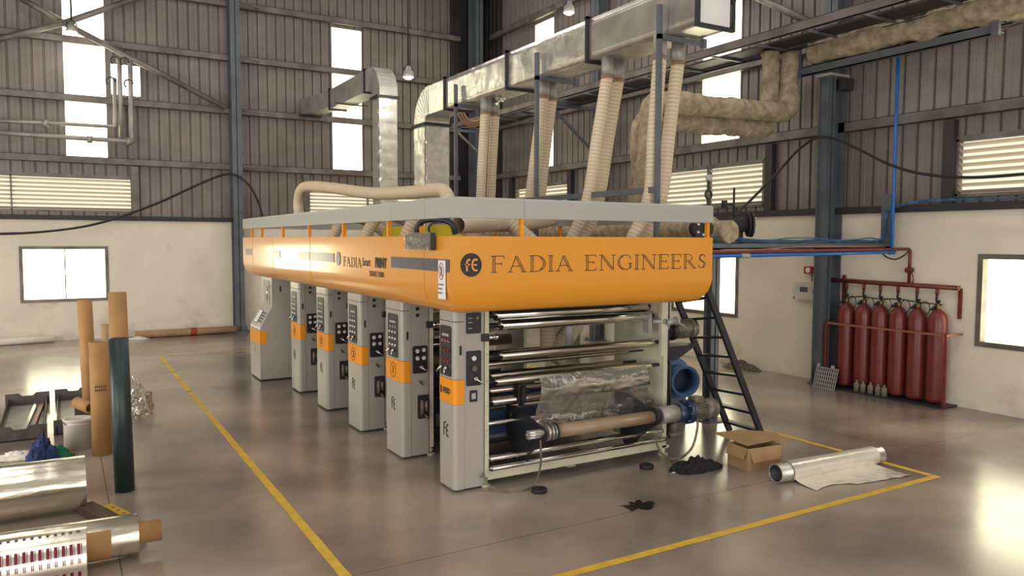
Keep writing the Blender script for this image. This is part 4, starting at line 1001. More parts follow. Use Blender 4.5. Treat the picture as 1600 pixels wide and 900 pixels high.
# cable tray to the press
t2 = thing('cable_tray', (11, 9, 2.86), 'low blue grey channel tray from the press to the right wall, loaded with cables', 'cable tray')
MB().box((7.6, 9.15, 2.86), (13.75, 9.17, 3.02)).box((7.6, 8.95, 2.86), (13.75, 9.17, 2.88)).box((7.6, 8.95, 2.86), (13.75, 8.955, 2.95)).build('channel', 'blue_steel', t2)
MB().box((13.55, 8.95, 2.86), (13.75, 9.17, 2.9)).box((13.72, 8.95, 2.86), (13.75, 9.17, 3.9)).build('wall_channel', 'blue_steel', t2)
po = thing('steel_post', (9.2, 9.15, 0), 'blue steel post behind the ladder holding up the low cable tray', 'post')
MB().box((9.14, 9.06, .02), (9.32, 9.08, 2.86)).box((9.22, 9.06, .02), (9.24, 9.24, 2.86)).box((9.14, 9.22, .02), (9.32, 9.24, 2.86)).build('shaft', 'blue_steel', po); MB().box((9.05, 8.98, 0), (9.4, 9.32, .02)).build('base_plate', 'blue_steel', po)
for k in range(4):
    pts = [Vector((7.7+i*.55, 9.03+.03*math.sin(i*1.3+k*2), 2.93+.035*k+.025*math.sin(i*1.7+k))) for i in range(11)]+[Vector((13.55+.03*k, 9.05, 3.05)), Vector((13.68+.01*k, 9.05, 3.4)), Vector((13.68, 9.0-.03*k, 3.62)), Vector((13.72, 8.2, 3.74+.02*math.sin(k*2))), Vector((13.74, 7.2-k*.4, 3.72))]
    o = MB().tube(spline(pts, 4), .013, 6).build('power_cable', 'cable_blue'); tag(o, ('blue cable lowest in the bundle on the low tray', 'blue cable second from the bottom in the tray bundle', 'blue cable third from the bottom in the tray bundle', 'blue cable topmost in the bundle on the low tray')[k], 'cable', 'blue cables on the low tray')
ap = thing('air_pipe', (13.6, 8.8, 2.8), 'bright blue air pipe dropping from the beam then running to the press', 'pipe')
m = MB().tube([(13.6, 8.85, 6.42), (13.6, 8.85, 2.82), (13.6, 8.85, 2.8), (13.55, 8.85, 2.79), (7.6, 8.85, 2.74)], .032, 12); m.build('pipe', 'pipe_blue', ap)
MB().cyl((13.66, 8.85, 2.79), (13.52, 8.85, 2.79), .045).build('elbow_fitting', 'pipe_blue', ap)
MB().cyl((9.55, 8.85, 2.755), (9.75, 8.85, 2.757), .04).build('coupling', 'rail_grey', ap)
rp = thing('fire_pipe', (13.8, 8.7, 2.2), 'red gas pipe running to the manifold above the red cylinders', 'pipe')
MB().tube([(7.7, 8.92, 2.8), (13.85, 8.75, 2.85), (13.88, 8.68, 2.85), (13.88, 8.66, 2.82), (13.88, 8.66, 2.2)], .03, 12).build('pipe', 'red_steel', rp)
MB().cyl((13.88, 8.66, 2.4), (13.88, 8.66, 2.5), .07, 8).cyl((13.8, 8.66, 2.45), (13.96, 8.66, 2.45), .05, 10).tube(spline([(13.82, 8.6, 2.45), (13.76, 8.5, 2.3), (13.8, 8.55, 2.2)]), .012, 6).build('valve', 'red_steel', rp)
o = MB().tube(spline([(7.9, 8.8, 2.83), (9.8, 8.8, 2.85), (11, 8.82, 2.9), (13.2, 8.8, 2.9)]), .012, 6).build('copper_line', 'copper_pipe'); tag(o, 'thin copper coloured line strapped along the red pipe', 'pipe')
# flanged black separator on the tray
sp_ = thing('flanged_valve', (9.5, 9.0, 3.05), 'black pipe stub with a round bolted flange on the low tray', 'valve')
f0 = onY(1172, 351, 9.0); f1 = onY(1120, 352, 9.3)
MB().cyl(f1, f0, .12, 24).build('barrel', 'dark_gap', sp_); ax = (f0-f1).normalized()
MB().cyl(f0, f0+ax*.03, .21, 32).cyl(f0-ax*.05, f0-ax*.02, .2, 32).build('flange', 'dark_gap', sp_)
m = MB(); xx = ax.orthogonal().normalized(); yy = ax.cross(xx)
for k in range(8): a_ = k*math.pi/4+.2; q = f0+ax*.03+(xx*math.cos(a_)+yy*math.sin(a_))*.165; m.cyl(q, q+ax*.03, .02, 8)
m.build('bolts', 'rail_grey', sp_)
q = f0.lerp(f1, .45); MB().box((q.x-.08, q.y-.08, 2.86), (q.x+.06, q.y+.08, q.z-.05)).box((q.x+.12, q.y-.03, 2.88), (q.x+.16, q.y+.03, q.z-.08)).build('support', 'dark_gap', sp_)
q = f0.lerp(f1, .5); MB().tube([q+Vector((0, 0, .1)), q+Vector((0, 0, .62))], .018, 8).tube([q+Vector((-.2, 0, .34)), q+Vector((0, 0, .34))], .022, 8).cyl(q+Vector((-.22, 0, .28)), q+Vector((-.22, 0, .4)), .05, 12).build('lever_valve', 'dark_gap', sp_)
sq = thing('flanged_valve', (7.9, 8.3, 3.1), 'black flange block with bright bolts seen under the right rail end', 'valve')
q = onY(1088, 357, 8.6); MB().cyl(q, q+Vector((.3, .1, 0)), .13, 20).build('body', 'dark_gap', sq); m = MB()
for k in range(5): a_ = k*1.25; m.cyl(q+Vector((0, -.09+.0, 0))+Vector((.1*math.cos(a_), 0, .1*math.sin(a_))), q+Vector((.1*math.cos(a_), -.14, .1*math.sin(a_))), .016, 8)
m.build('bolts', 'white_paint', sq); MB().cyl(q+Vector((0, -.11, 0)), q+Vector((0, -.02, 0)), .16, 20).build('flange', 'dark_gap', sq)
# chain hoist hook by the rail end
hk = thing('lifting_hook', onY(1107, 300, 7.36), 'dark ring and shackle standing above the right end of the rail', 'hook')
c0 = onY(1107, 304, 7.36); m = MB().tube([c0+Vector((.055*math.cos(a_), 0, .055*math.sin(a_))) for a_ in [i*math.pi/8 for i in range(17)]], .014, 8); m.build('ring', 'dark_gap', hk)
MB().tube([c0+Vector((0, 0, .06)), c0+Vector((0, 0, .15)), c0+Vector((0, 0, .2))], .012, 8).tube([c0+Vector((0, 0, -.06)), c0+Vector((.0, 0, -.17)), Vector((c0.x, c0.y, 3.46))], .012, 8).build('shank', 'dark_gap', hk)
MB().cyl(c0+Vector((0, -.02, .22)), c0+Vector((0, .02, .22)), .04, 16).build('swivel', 'rail_grey', hk)
MB().tube([c0+Vector((.035, 0, .3)), c0+Vector((.03, 0, -.14))], .005, 6).build('cord', 'dark_gap', hk)

# ================================================================ LADDER
ld = thing('ladder', (8.9, 8.1, 0), 'black steel ladder leaning from the floor up to the right end of the platform', 'ladder')
rB, lB = Vector((8.98, 7.78, 0)), Vector((9.02, 8.5, 0)); rT = onY(1103, 446, 7.72); lT = onY(1053, 455, 8.45)
rd = (rT-rB); 
MB().beam(rB, rT, .09, .05, (0, 1, 0)).build('rail', 'ladder_black', ld); MB().beam(lB, lT, .09, .05, (0, 1, 0)).build('rail', 'ladder_black', ld)
for k in range(8):
    tr = (.075+k*.122); a = rB.lerp(rT, tr); b = lB.lerp(lT, tr); MB().beam(a, b, .12, .036, (0, 0, 1)).build('rung', 'ladder_black', ld)

# ================================================================ BLUE FAN behind the frame
fn = thing('blower_fan', (8.9, 9.6, 0), 'blue blower casing with a round open inlet beside the press', 'fan')
c0 = onY(1071, 596, 8.9); c0 = Vector(c0); ax = Vector((-.25, -1, 0)).normalized(); r_ = .225
MB().hollow(c0, c0-ax*.3, r_, r_-.02, 32).build('inlet', 'fan_blue', fn); MB().hollow(c0+ax*.01, c0-ax*.015, r_+.025, r_-.01, 32).build('inlet_rim', 'fan_blue', fn)
MB().cyl(c0-ax*.28, c0-ax*.3, r_-.02, 24).build('impeller', 'motor_blue', fn)
MB().lathe([(0, .3), (.32, .3), (.34, .32), (.34, .62), (.32, .64), (0, .64)], c0+Vector((-.06, 0, 0)), -ax, 32).build('volute', 'fan_blue', fn)
MB().box((c0.x-.35, c0.y+.3, 0), (c0.x+.3, c0.y+.7, c0.z-.25)).build('stand', 'blue_steel', fn)

# ================================================================ CO2 BANK
cyls = [(13.72, y) for y in (9.86, 9.47, 9.11, 8.74, 8.36, 7.98)]
def gas_cylinder():
    t = thing('gas_cylinder', (0, 0, 0), 'x', 'gas cylinder', 'red gas cylinders in the rack'); r_ = .165
    MB().lathe([(0, .03), (r_*.8, .03), (r_*.97, .06), (r_, .1), (r_, 1.48), (r_*.96, 1.56), (r_*.82, 1.64), (r_*.55, 1.7), (.045, 1.73), (0, 1.735)], seg=28).build('body', 'cylinder_red', t)
    MB().lathe([(0, 1.72), (.042, 1.72), (.042, 1.78), (.03, 1.8), (.03, 1.84), (0, 1.84)], seg=14).build('neck_ring', 'brass', t)
    MB().lathe([(0, 1.84), (.022, 1.84), (.022, 1.87), (.035, 1.875), (.035, 1.9), (0, 1.9)], seg=12).cyl((-.06, 0, 1.82), (.05, 0, 1.82), .016, 8).build('valve', 'dark_steel', t)
    return t
g0 = gas_cylinder(); labs = ['red gas cylinder closest to the wall column', 'red gas cylinder second from the wall column', 'red gas cylinder third from the wall column', 'red gas cylinder fourth from the wall column', 'red gas cylinder next to the outermost one', 'red gas cylinder outermost, on the window side of the rack']
for i, (x, y) in enumerate(cyls):
    o = g0 if i == 0 else copy_tree(g0); o.location = (x, y, .03); o.rotation_euler.z = .3*i; o['label'] = labs[i]
rk = thing('cylinder_rack', (13.7, 8.9, 0), 'red steel manifold and retaining rail around the gas cylinders', 'rack')
MB().box((13.45, 7.7, 0), (13.95, 10.1, .03)).build('base_tray', 'dark_steel', rk)
MB().tube([(13.86, 10.5, 2.19), (13.86, 7.72, 2.16)], .045, 14).build('manifold', 'red_steel', rk)
MB().cyl((13.86, 7.72, 2.16), (13.86, 7.7, 2.16), .048, 14).build('end_cap', 'copper_pipe', rk)
for y in (10.1, 7.72): MB().box((13.92, y-.03, 1.6), (13.96, y+.03, 2.3 if y > 9 else 2.15)).build('bracket', 'red_steel', rk)
MB().box((13.46, 7.68, 1.31), (13.5, 10.15, 1.345)).box((13.46, 7.66, 1.31), (13.98, 7.70, 1.345)).box((13.46, 10.12, 1.31), (13.98, 10.16, 1.345)).build('retaining_rail', 'copper_pipe', rk)
MB().box((13.46, 7.66, 0), (13.5, 7.7, 1.31)).box((13.46, 10.12, 0), (13.5, 10.16, 1.31)).build('upright', 'red_steel', rk)
for i, (x, y) in enumerate(cyls):
    m = MB().cyl((13.86, y+.12, 2.13), (13.86, y+.12, 2.02), .03, 10); m.build('nipple', 'red_steel', rk)
    m = MB().tube(spline([(13.86, y+.12, 2.02), (13.84, y+.11, 1.9), (13.8, y+.04, 1.82), (13.66, y+.1, 1.75), (13.72, y+.05, 1.83)]), .022, 8); m.build('flexible_lead', 'cable_black', rk)
    if i < 5: MB().tube([Vector((13.62+.02*math.cos(a_), y-.19+.1*math.cos(a_), 1.78+.12*math.sin(a_))) for a_ in [k*math.pi/8 for k in range(17)]], .008, 6).build('pilot_tube', 'cable_black', rk)
MB().tube(spline([(13.66, 9.8, 1.86), (13.66, 9.5, 1.9), (13.66, 9.1, 1.88), (13.66, 8.7, 1.9), (13.66, 8.3, 1.87), (13.66, 7.99, 1.86)]), .012, 6).build('pilot_tube', 'cable_black', rk)
for i, y in enumerate((9.43, 9.29, 9.13, 8.97, 8.84)):
    b_ = MB().lathe([(0, 0), (.055, 0), (.055, .14), (.045, .165), (.02, .18), (.02, .22), (0, .225)], (13.5-.0, y, .03), seg=14).build('valve_cap', 'grey_green'); b_.location = (0, 0, 0)
    tag(b_, ('closest to the wall column', 'second from the wall column', 'in the middle of the row', 'second from the open end', 'at the open end of the row')[i].join(('small grey green cylinder cap ', '')) if False else 'small grey green valve cap at the foot of the cylinders, '+('nearest the wall column', 'second from the wall column', 'middle of the five', 'fourth from the wall column', 'farthest from the wall column')[i], 'valve cap', 'valve caps at the foot of the cylinders')
gp = thing('grille_panel', (13.4, 10.0, 0), 'grey plastic grid panel leaning against the foot of the wall column', 'grille')
m = MB(); A = onX(1290, 605, 13.3); A.z = .01; 
def gpt(u, z): return Vector((13.28+.12*z/.4-.0, 10.28-u*.5, z))
for u in range(11): m.beam(gpt(u/10, .01), gpt(u/10, .42), .012, .012)
for z in range(6): m.beam(gpt(0, .01+z*.08), gpt(1, .01+z*.08), .012, .012)
m.build('grid', 'rail_grey', gp); m = MB(); m.grid(1, 1, lambda u, v: gpt(u, .01+v*.4)+Vector((.01, 0, 0)), False); m.build('backing', 'pallet_grey', gp)
for u in (.08, .75): MB().box((13.38, 10.28-u*.5-.03, .42), (13.41, 10.28-u*.5+.03, .48)).build('lug', 'rail_grey', gp)
# panel box, sounder
pn = thing('control_box', (13.95, 11.15, 1.9), 'light grey control panel box on the wall left of the column', 'control box')
a = onX(1244, 441, 13.88); b = onX(1276, 470, 13.88)
MB().box((13.84, b.y, b.z), (13.975, a.y, a.z), bev=.01).build('enclosure', 'pail_grey', pn)
MB().box((13.835, lerp(a.y, b.y, .62), a.z-.2), (13.84, lerp(a.y, b.y, .25), a.z-.09)).build('display', 'navy_band', pn)
MB().box((13.833, lerp(a.y, b.y, .92), a.z-.22), (13.842, lerp(a.y, b.y, .86), a.z-.15)).build('key_lock', 'black_ink', pn)
MB().cyl((13.9, a.y+.06, b.z+.03), (13.9, a.y, b.z+.03), .03, 10).build('gland', 'red_knob', pn)
sn = thing('alarm_sounder', (13.97, 11.1, 2.3), 'red alarm sounder mounted on the wall above the grey panel box', 'alarm')
a = onX(1259, 416, 13.95); b = onX(1273, 428, 13.95); MB().box((13.88, b.y, b.z), (13.975, a.y, a.z), bev=.015).build('housing', 'red_knob', sn); MB().cyl((13.885, (a.y+b.y)/2, (a.z+b.z)/2), (13.87, (a.y+b.y)/2, (a.z+b.z)/2), .06, 18).build('diffuser', 'white_paint', sn)
MB().cyl((13.94, b.y+.06, b.z), (13.94, b.y+.06, b.z-.17), .01, 6).tube(spline([(13.94, b.y, b.z+.03), (13.9, b.y-.12, b.z), (13.92, b.y-.12, b.z-.2)]), .012, 6).build('cable', 'dark_gap', sn)

# ================================================================ LOOSE CABLES overhead
o = MB().tube(spline([onX(1105, 372, 9.6), onX(1150, 335, 10.2), onX(1210, 275, 11.6), onX(1250, 232, 12.7), onX(1285, 214, 13.2), onX(1330, 228, 13.2), onX(1392, 258, 13.2), onX(1450, 273, 13.2), onX(1530, 277, 13.2), onX(1640, 268, 13.2)]), .025, 8).build('overhead_cable', 'cable_black'); tag(o, 'thick black cable looping over the right wall column', 'cable')
o = MB().tube(spline([onY(-40, 366, 24.5), onY(60, 363, 24.8), onY(150, 350, 25.1), onY(240, 320, 25.3), onY(320, 284, 25.4), onY(358, 272, 25.45), onY(385, 285, 25.4), onY(402, 312, 25), onY(412, 345, 24.5)]), .035, 8).build('overhead_cable', 'cable_black'); tag(o, 'black cable sagging from the back wall column past the left vent', 'cable')
o = MB().tube(spline([onX(1328, 330, 13.3), onX(1380, 394, 13.4), onX(1402, 404, 13.5), onX(1420, 394, 13.6)]), .016, 6).build('hanging_cable', 'cable_black'); tag(o, 'short dark cable hanging under the red pipe bend', 'cable') if False else (bpy.data.objects.remove(o))
o = MB().tube(spline([onX(1376, 393, 13.7), onX(1386, 402, 13.7), onX(1400, 405, 13.75), onX(1414, 398, 13.8), onX(1420, 391, 13.85)]), .014, 6).build('hanging_cable', 'cable_black'); tag(o, 'short dark cable looped under the red pipe bend', 'cable')
# galvanised pipes at the upper left
gpz = thing('gas_pipework', (1.0, 25.8, 6.5), 'galvanised pipes rising and running across the left strip window', 'pipes')
def pl_(pts, r, nm='pipe'): MB().tube([onY(x, y, 25.75) for x, y in pts], r, 10).build(nm, 'galv_dull', gpz)
pl_([(-40, 187), (70, 192), (178, 198), (180, 196), (179, 122)], .06); pl_([(190, 216), (186, 92)], .07); pl_([(-40, 204), (80, 213), (202, 221), (208, 221), (206, 218), (203, 92)], .07)
for x, y in ((71, 193), (140, 218), (202, 221)): p = onY(x, y, 25.75); MB().cyl(p-Vector((.07, 0, 0)), p+Vector((.07, 0, 0)), .11, 12).build('coupling', 'galv_dull', gpz)
for x, y in ((173, 127), (180, 95), (194, 97), (201, 131)): p = onY(x, y, 25.7); MB().tube([p+Vector((.12*math.cos(a_), 0, .12*math.sin(a_))) for a_ in [i*math.pi/6 for i in range(9)]], .025, 6).build('u_clamp', 'dark_channel', gpz)
# high-bay lamps
def lamp(p, top, label, energy=60, k=.62):
    p = Vector(p); t = thing('high_bay_lamp', p, label, 'lamp', 'hanging high bay lamps')
    MB().tube([p+Vector((0, 0, .28)), (p.x, p.y, top)], .025, 8).build('suspension_rod', 'dark_channel', t)
    MB().tube([p+k*Vector((.2*math.cos(a_), 0, .25+.25*math.sin(a_))) for a_ in [i*math.pi/8 for i in range(9)]], .02, 6).build('yoke', 'dark_channel', t)
    MB().lathe([(r_*k, h_*k) for r_, h_ in ((0, .45), (.12, .45), (.14, .3), (.2, .26), (.23, .0), (.2, 0), (.17, .1), (0, .12))], p, seg=24).build('housing', 'galv_dull', t)
    MB().lathe([(r_*k, h_*k) for r_, h_ in ((0, -.09), (.1, -.075), (.17, -.03), (.19, .02))], p, seg=20).build('bulb', 'lamp_glow', t)
    L = bpy.data.lights.new('lamp_light', 'POINT'); L.energy = energy; L.shadow_soft_size = .15; L.color = (1, .95, .85); lo = bpy.data.objects.new('lamp_light', L); COL.objects.link(lo); lo.location = (0, 0, -.2); lo.parent = t
lamp(onY(638, 121, 18.5), ZT, 'high bay lamp hanging on a long rod before the back wall'); lamp(onX(889, 20, 11.0), ZT, 'high bay lamp hanging above the long duct'); 
lamp(onY(112, 50, 24.5), ZT, 'high bay lamp glowing behind the crossed braces', 40)

# ================================================================ FLOOR ITEMS, LEFT
def upright_tube(base, h, r, m, label, lean=(0, 0), group='upright cardboard cores'):
    b = Vector(base); t = thing('cardboard_core', b, label, 'core', group); top = b+Vector((lean[0], lean[1], h))
    MB().hollow(b, top, r, r-.012, 28).build('tube', m, t); return t
upright_tube((.57, 10.06, 0), 1.83, .108, 'green_tube', 'dark green core standing upright in front of the brown ones', (-.02, 0))
u = upright_tube((.41, 11.95, 0), 1.58, .125, 'cardboard_tube', 'brown core standing upright left of the dark green one, shorter than its neighbours')
b_ = onY(157, 607, 11.82); FRT = (Vector((b_.x, 11.823, b_.z-.02)), Vector((1, 0, 0)), Vector((0, 0, 1)), Vector((0, -1, 0))); m = MB()
for q in range(6):
    for z_ in (.03, -.02): m.ribbon([(-.06+q*.024, z_), (-.06+q*.024, z_+.03)], .014, FRT, .001)
m.build('faded_stamp', 'wood', u)
upright_tube((.62, 10.72, 0), 2.33, .105, 'cardboard_tube', 'tallest brown core, directly behind the dark green one', (-.03, .05))
upright_tube((.33, 13.6, 0), 2.05, .105, 'cardboard_tube', 'brown core standing farthest left, behind the short one', (-.04, 0))
upright_tube((.55, 12.9, 0), 1.72, .075, 'cardboard_pale', 'thin greyish core peeking up between the brown ones', group='upright cardboard cores')
upright_tube((.62, 12.7, 0), 1.7, .05, 'galv_dull', 'thin silver tube peeking up beside the tallest brown core')
# big film rolls
def patch(mb, a, s0, s1, a0, a1, r, ax=Vector((1, -.04, 0)).normalized()):
    n = 4; ny = Vector((0, 1, 0)); up = Vector((0, 0, 1)); vs = []
    for i in range(n+1):
        an = math.radians(a0+(a1-a0)*i/n)
        for s_ in (s0, s1): vs.append(a+ax*s_+(ny*(-math.cos(an))+up*math.sin(an))*r)
    mb.add(vs, [(2*i, 2*i+1, 2*i+3, 2*i+2) for i in range(n)], True)
def prints(mb, a):
    for k in range(35):
        s_ = .04+k*.056; mb.mat(1)
        patch(mb, a, s_, s_+.024, 22, 44, .2385); patch(mb, a, s_+.004, s_+.012, 4, 15, .2385); patch(mb, a, s_, s_+.024, -34, -14, .2385); mb.mat(2)
        patch(mb, a, s_, s_+.024, 74, 81, .2385); patch(mb, a, s_+.016, s_+.024, 4, 15, .2385); patch(mb, a, s_+.03, s_+.036, 22, 44, .2385)
def wrap(mb, a):
    mb.mat(1)
    for q0 in range(-80, 40, 20): patch(mb, a, 1.6, 1.92, q0, q0+20, .1935)
def film_roll(x0, x1, y, z, r, rc, label, m='foil_roll', ext=(0, 0), coat=None, nm='film_roll', d=(1, 0, 0), extra=None, mats=('magenta_print', 'grey_print')):
    t = thing(nm, ((x0+x1)/2, y, 0), label, 'film roll', None); d = Vector(d).normalized()
    a = Vector((x0, y, z)); b = a+d*(x1-x0)
    n = 40; P = [a.lerp(b, i/n) for i in range(n+1)]; mb = MB(); mb.tube(P, [r*(1+.006*nz(p, 9)+.004*nz(p, 30)) for p in P], 48, False)
    for pp in (a, b): mb.lathe([(r, 0), (rc, 0)], pp, d, 48, False)
    if extra: extra(mb, a)
    mb.build('film', [m, *mats] if extra else m, t)
    MB().hollow(a-d*ext[0], b+d*ext[1], rc, rc-.015, 28).build('core', 'cardboard_tube', t); return t, a, b, d
film_roll(-2.1, .16, 9.6, .3, .292, .09, 'big shiny roll of silver film lying behind the printed roll')
r1 = .2
_, a, b, d = film_roll(-1.6, .555, 8.0, .21, .19, .1, 'silver film roll behind the printed one, with a brown core sticking out', ext=(0, .2), d=(1, -.04, 0), extra=wrap, mats=('cardboard_tube',))
# brown paper wrap on it

pr, a, b, d = film_roll(-1.9, .12, 7.55, .26, .235, .09, 'printed silver film roll with maroon blocks, nearest the camera', 'film_print', d=(1, -.04, 0), extra=prints)


# timber bearers
t = thing('timber_plank', (.4, 9.2, 0), 'dark rough timber plank lying between the two big rolls', 'plank')
A = onZ(142, 796, .05); B = onZ(205, 832, .05); MB().beam((A.x-.05, A.y+.1, .05), (B.x+.05, B.y-.15, .05), .16, .1).build('timber', 'wood', t)
t = thing('yellow_strip', (.6, 9, 0), 'yellow printed strip lying on the dark timber plank', 'strip')
A = onZ(168, 790, .11); B = onZ(212, 812, .11); m = MB(); m.beam((A.x, A.y+.02, .112), (B.x, B.y, .112), .09, .014); m.mat(1)
for k in range(4): q = A.lerp(B, .2+.2*k); m.box((q.x-.015, q.y-.01, .119), (q.x+.015, q.y+.015, .1205))
m.build('strip', ['yellow_green', 'black_ink'], t)
# ink pans (steel troughs) on the floor
def trough(x0, x1, y0, y1, label, rods=False, m='pallet_grey'):
    t = thing('steel_trough', ((x0+x1)/2, (y0+y1)/2, 0), label, 'trough', 'steel troughs on the floor'); h = .22; k = .012
    b = MB().box((x0, y0, 0), (x1, y1, k)).box((x0, y0, k), (x0+k, y1, h*.6)).box((x1-k, y0, k), (x1, y1, h*.6)); b.build('pan', m, t)
    w = x1-x0; c = (x0+x1)/2
    for y in (y0, y1-k):
        pl = [(x0-.04, 0), (x1+.04, 0), (x1+.04, h), (c+w*.22, h), (c+w*.14, h-.05), (c-w*.14, h-.05), (c-w*.22, h), (x0-.04, h)]
        MB().prism(pl, 1, y, y+k).build('end_plate', m, t)
    MB().box((x0+.05, y0+.1, k), (x1-.05, y1-.1, k+.004)).build('liner', 'galv_dull', t)
    return t
trough(-.9, -.3, 13.35, 16.2, 'steel trough with loose bars inside, left of the other one')
trough(-.14, .38, 13.5, 16.3, 'steel trough standing behind the grey pail')
for k, (x, mt, lb) in enumerate(((-.52, 'navy_band', 'dark blue bar lying in the left steel trough'), (-.42, 'red_steel', 'reddish bar lying in the left steel trough'))):
    o = MB().beam((x-.05, 13.6, .05+.02), (x+.06, 15.9, .07), .05, .05).build('metal_bar', mt); tag(o, lb, 'bar')
o = MB().box((-1.35, 14.5, 0), (-1.0, 15.9, .1)).build('yellow_carton', 'yellow_green'); tag(o, 'yellow topped carton cut by the picture edge beyond the troughs', 'carton')
# pail
pa = thing('paint_pail', (.17, 12.45, 0), 'grey metal pail with a dented lid beside the brown core', 'pail')
MB().lathe([(0, 0), (.19, 0), (.19, .36), (.198, .37), (.19, .38), (.19, .4), (.2, .405), (.2, .43), (.17, .43), (.16, .415), (0, .42)], (.14, 12.5, 0), seg=32).build('body', 'pail_grey', pa)
MB().tube([Vector((.14+.195*math.cos(a_), 12.5+.195*math.sin(a_)*.6-.05, .40+.04*math.sin(a_))) for a_ in [math.pi+i*math.pi/12 for i in range(13)]], .006, 6).build('handle', 'dark_steel', pa)
o = MB().hollow((-.05+.2, 13.1, .5), (.3, 12.85, .44), .09, .08, 20)
t = thing('cardboard_core', (.2, 13.1, .4), 'short brown core piece lying on top behind the grey pail', 'core'); a_ = onY(120, 629, 13.0); b2 = onY(143, 638, 12.6); MB().hollow(a_, b2, .085, .075, 20).build('tube', 'cardboard_tube', t)
o = MB().box((.1, 13.0, 0), (.42, 13.3, .5), bev=.01).build('small_drum_box', 'pallet_grey'); o.name = 'dark_bin'; tag(o, 'dark bin behind the grey pail carrying a short core piece', 'bin')
o = MB().box((.52, 11.9, 0), (.75, 12.2, .42), bev=.01).build('olive_tin', 'grey_green'); tag(o, 'olive tin between the short brown and the dark green core', 'tin')
# rags and scraps
def rag(c, sx, sy, h, m, label, nm='rag', seed=0, cat='rag', n=6):
    """crumpled cloth: overlapping folded lumps in one mesh"""
    c = Vector(c); rng = random.Random(seed); mb = MB()
    for k in range(n):
        a_ = 2*math.pi*k/n+rng.random(); f_ = .0 if k == 0 else .55+.2*rng.random(); o_ = Vector((sx*f_*math.cos(a_), sy*f_*math.sin(a_), 0))
        rx, ry, rz = sx*(.55+.2*rng.random()), sy*(.5+.25*rng.random()), h*((1 if k == 0 else .55)+.25*rng.random())
        def g(u, v):
            th = 2*math.pi*u; ph = math.pi*.5*v; d = Vector((math.cos(th)*math.cos(ph), math.sin(th)*math.cos(ph), math.sin(ph)))
            w_ = 1+.45*abs(nz(d*1.8, 1, seed+k*7))-.35*abs(nz(d*4.2, 1, seed+k*5))+.12*nz(d*9, 1, seed)
            p = Vector((d.x*rx, d.y*ry, d.z*rz))*w_; p.z = max(.004, p.z); return c+o_+p
        mb.grid(48, 16, g, True)
    o = mb.build(nm, m); tag(o, label, cat); return o
q = onZ(68, 722, 0); rag((q.x, q.y+.15, 0), .15, .22, .3, 'rag_blue', 'blue crumpled rag heaped behind the big silver roll', seed=2)
q = onZ(85, 718, 0); rag((q.x+.05, q.y+.1, 0), .16, .12, .12, 'rag_green', 'green crumpled rag beside the blue one', seed=5)
for k, (px, py, lb) in enumerate(((102, 709, 'short wooden piece beside the green rag, farther one'), (105, 714, 'short wooden piece beside the green rag, nearer one'))):
    q = onZ(px, py, 0); o = MB().cyl((q.x-.12, q.y+.04, .03), (q.x+.1, q.y+.06, .03), .028, 12).build('wooden_dowel', 'cardboard_tube'); tag(o, lb, 'dowel')
q = onZ(28, 718); rag((q.x, q.y+.1, 0), .3, .16, .07, 'paper_white', 'pale crumpled paper scraps beside the blue rag', 'paper_scrap', 9, 'scrap')
# clear plastic heap with small core
q = onZ(222, 650); rag((q.x-.1, q.y+1.0, 0), .3, .9, .45, 'clear_film', 'clear crumpled plastic film heap right of the green core', 'plastic_film', 12, 'plastic')
q = onZ(228, 630); t = thing('cardboard_core', (q.x, q.y, 0), 'short brown core lying inside the clear plastic film', 'core'); MB().hollow((q.x-.3, q.y+.2, .1), (q.x+.1, q.y+.1, .1), .095, .08, 20).build('tube', 'cardboard_pale', t)
# tubes along the back wall
tb = thing('tube_bundle', (3.2, 25.5, 0), 'long brown tube lying at the foot of the back wall, tied with red tape', 'tube', None)
MB().tube([(1.85, 25.45, .12), (4.75, 25.45, .12)], .11, 16).build('tube', 'cardboard_pale', tb)
m = MB()
for k in range(5): m.tube([Vector((3.4+.04*k+.02*math.sin(3*a_), 25.45+.12*math.cos(a_), .12+.12*math.sin(a_))) for a_ in [i*math.pi/8 for i in range(17)]], .012, 6)
m.build('tape', 'red_rope', tb)
o = MB().tube([(2.1, 25.75, .1), (4.6, 25.75, .1)], .1, 16).build('long_tube', 'carton'); tag(o, 'long brown tube lying against the back wall behind the tied one', 'tube')
q = rag((1.9, 25.2, 0), .25, .12, .08, 'paper_white', 'white scraps at the left end of the tied brown tube', 'paper_scrap', 21, 'scrap')
o = MB().hollow((-2.6, 25.5, .1), (-.25, 25.75, .1), .1, .08, 20).build('pale_tube', 'paper_white'); tag(o, 'pale tube lying on the floor under the back window', 'tube')

# ================================================================ FLOOR ITEMS, RIGHT
# carton with open lid flaps
bx = thing('cardboard_box', (7.9, 7.1, 0), 'open brown cardboard box with a flat lid flap at the foot of the ladder', 'box')
ca, cb_, cc_ = onZ(1137, 725), onZ(1168, 737), onZ(1221, 729); cd_ = ca+(cc_-cb_)
for v in (ca, cb_, cc_, cd_): v.z = 0
h = .3
def wallq(p, q, z0, z1, mt='carton', nm='side', par=bx, t=.006):
    n = Vector((q.y-p.y, p.x-q.x, 0)).normalized()*t
    MB().add([p+Vector((0, 0, z0)), q+Vector((0, 0, z0)), q+Vector((0, 0, z1)), p+Vector((0, 0, z1)), p+n+Vector((0, 0, z0)), q+n+Vector((0, 0, z0)), q+n+Vector((0, 0, z1)), p+n+Vector((0, 0, z1))], [(0, 1, 2, 3), (7, 6, 5, 4), (0, 4, 5, 1), (1, 5, 6, 2), (2, 6, 7, 3), (3, 7, 4, 0)]).build(nm, mt, par)
for p, q in ((ca, cb_), (cb_, cc_), (cc_, cd_), (cd_, ca)): wallq(p, q, 0, h)
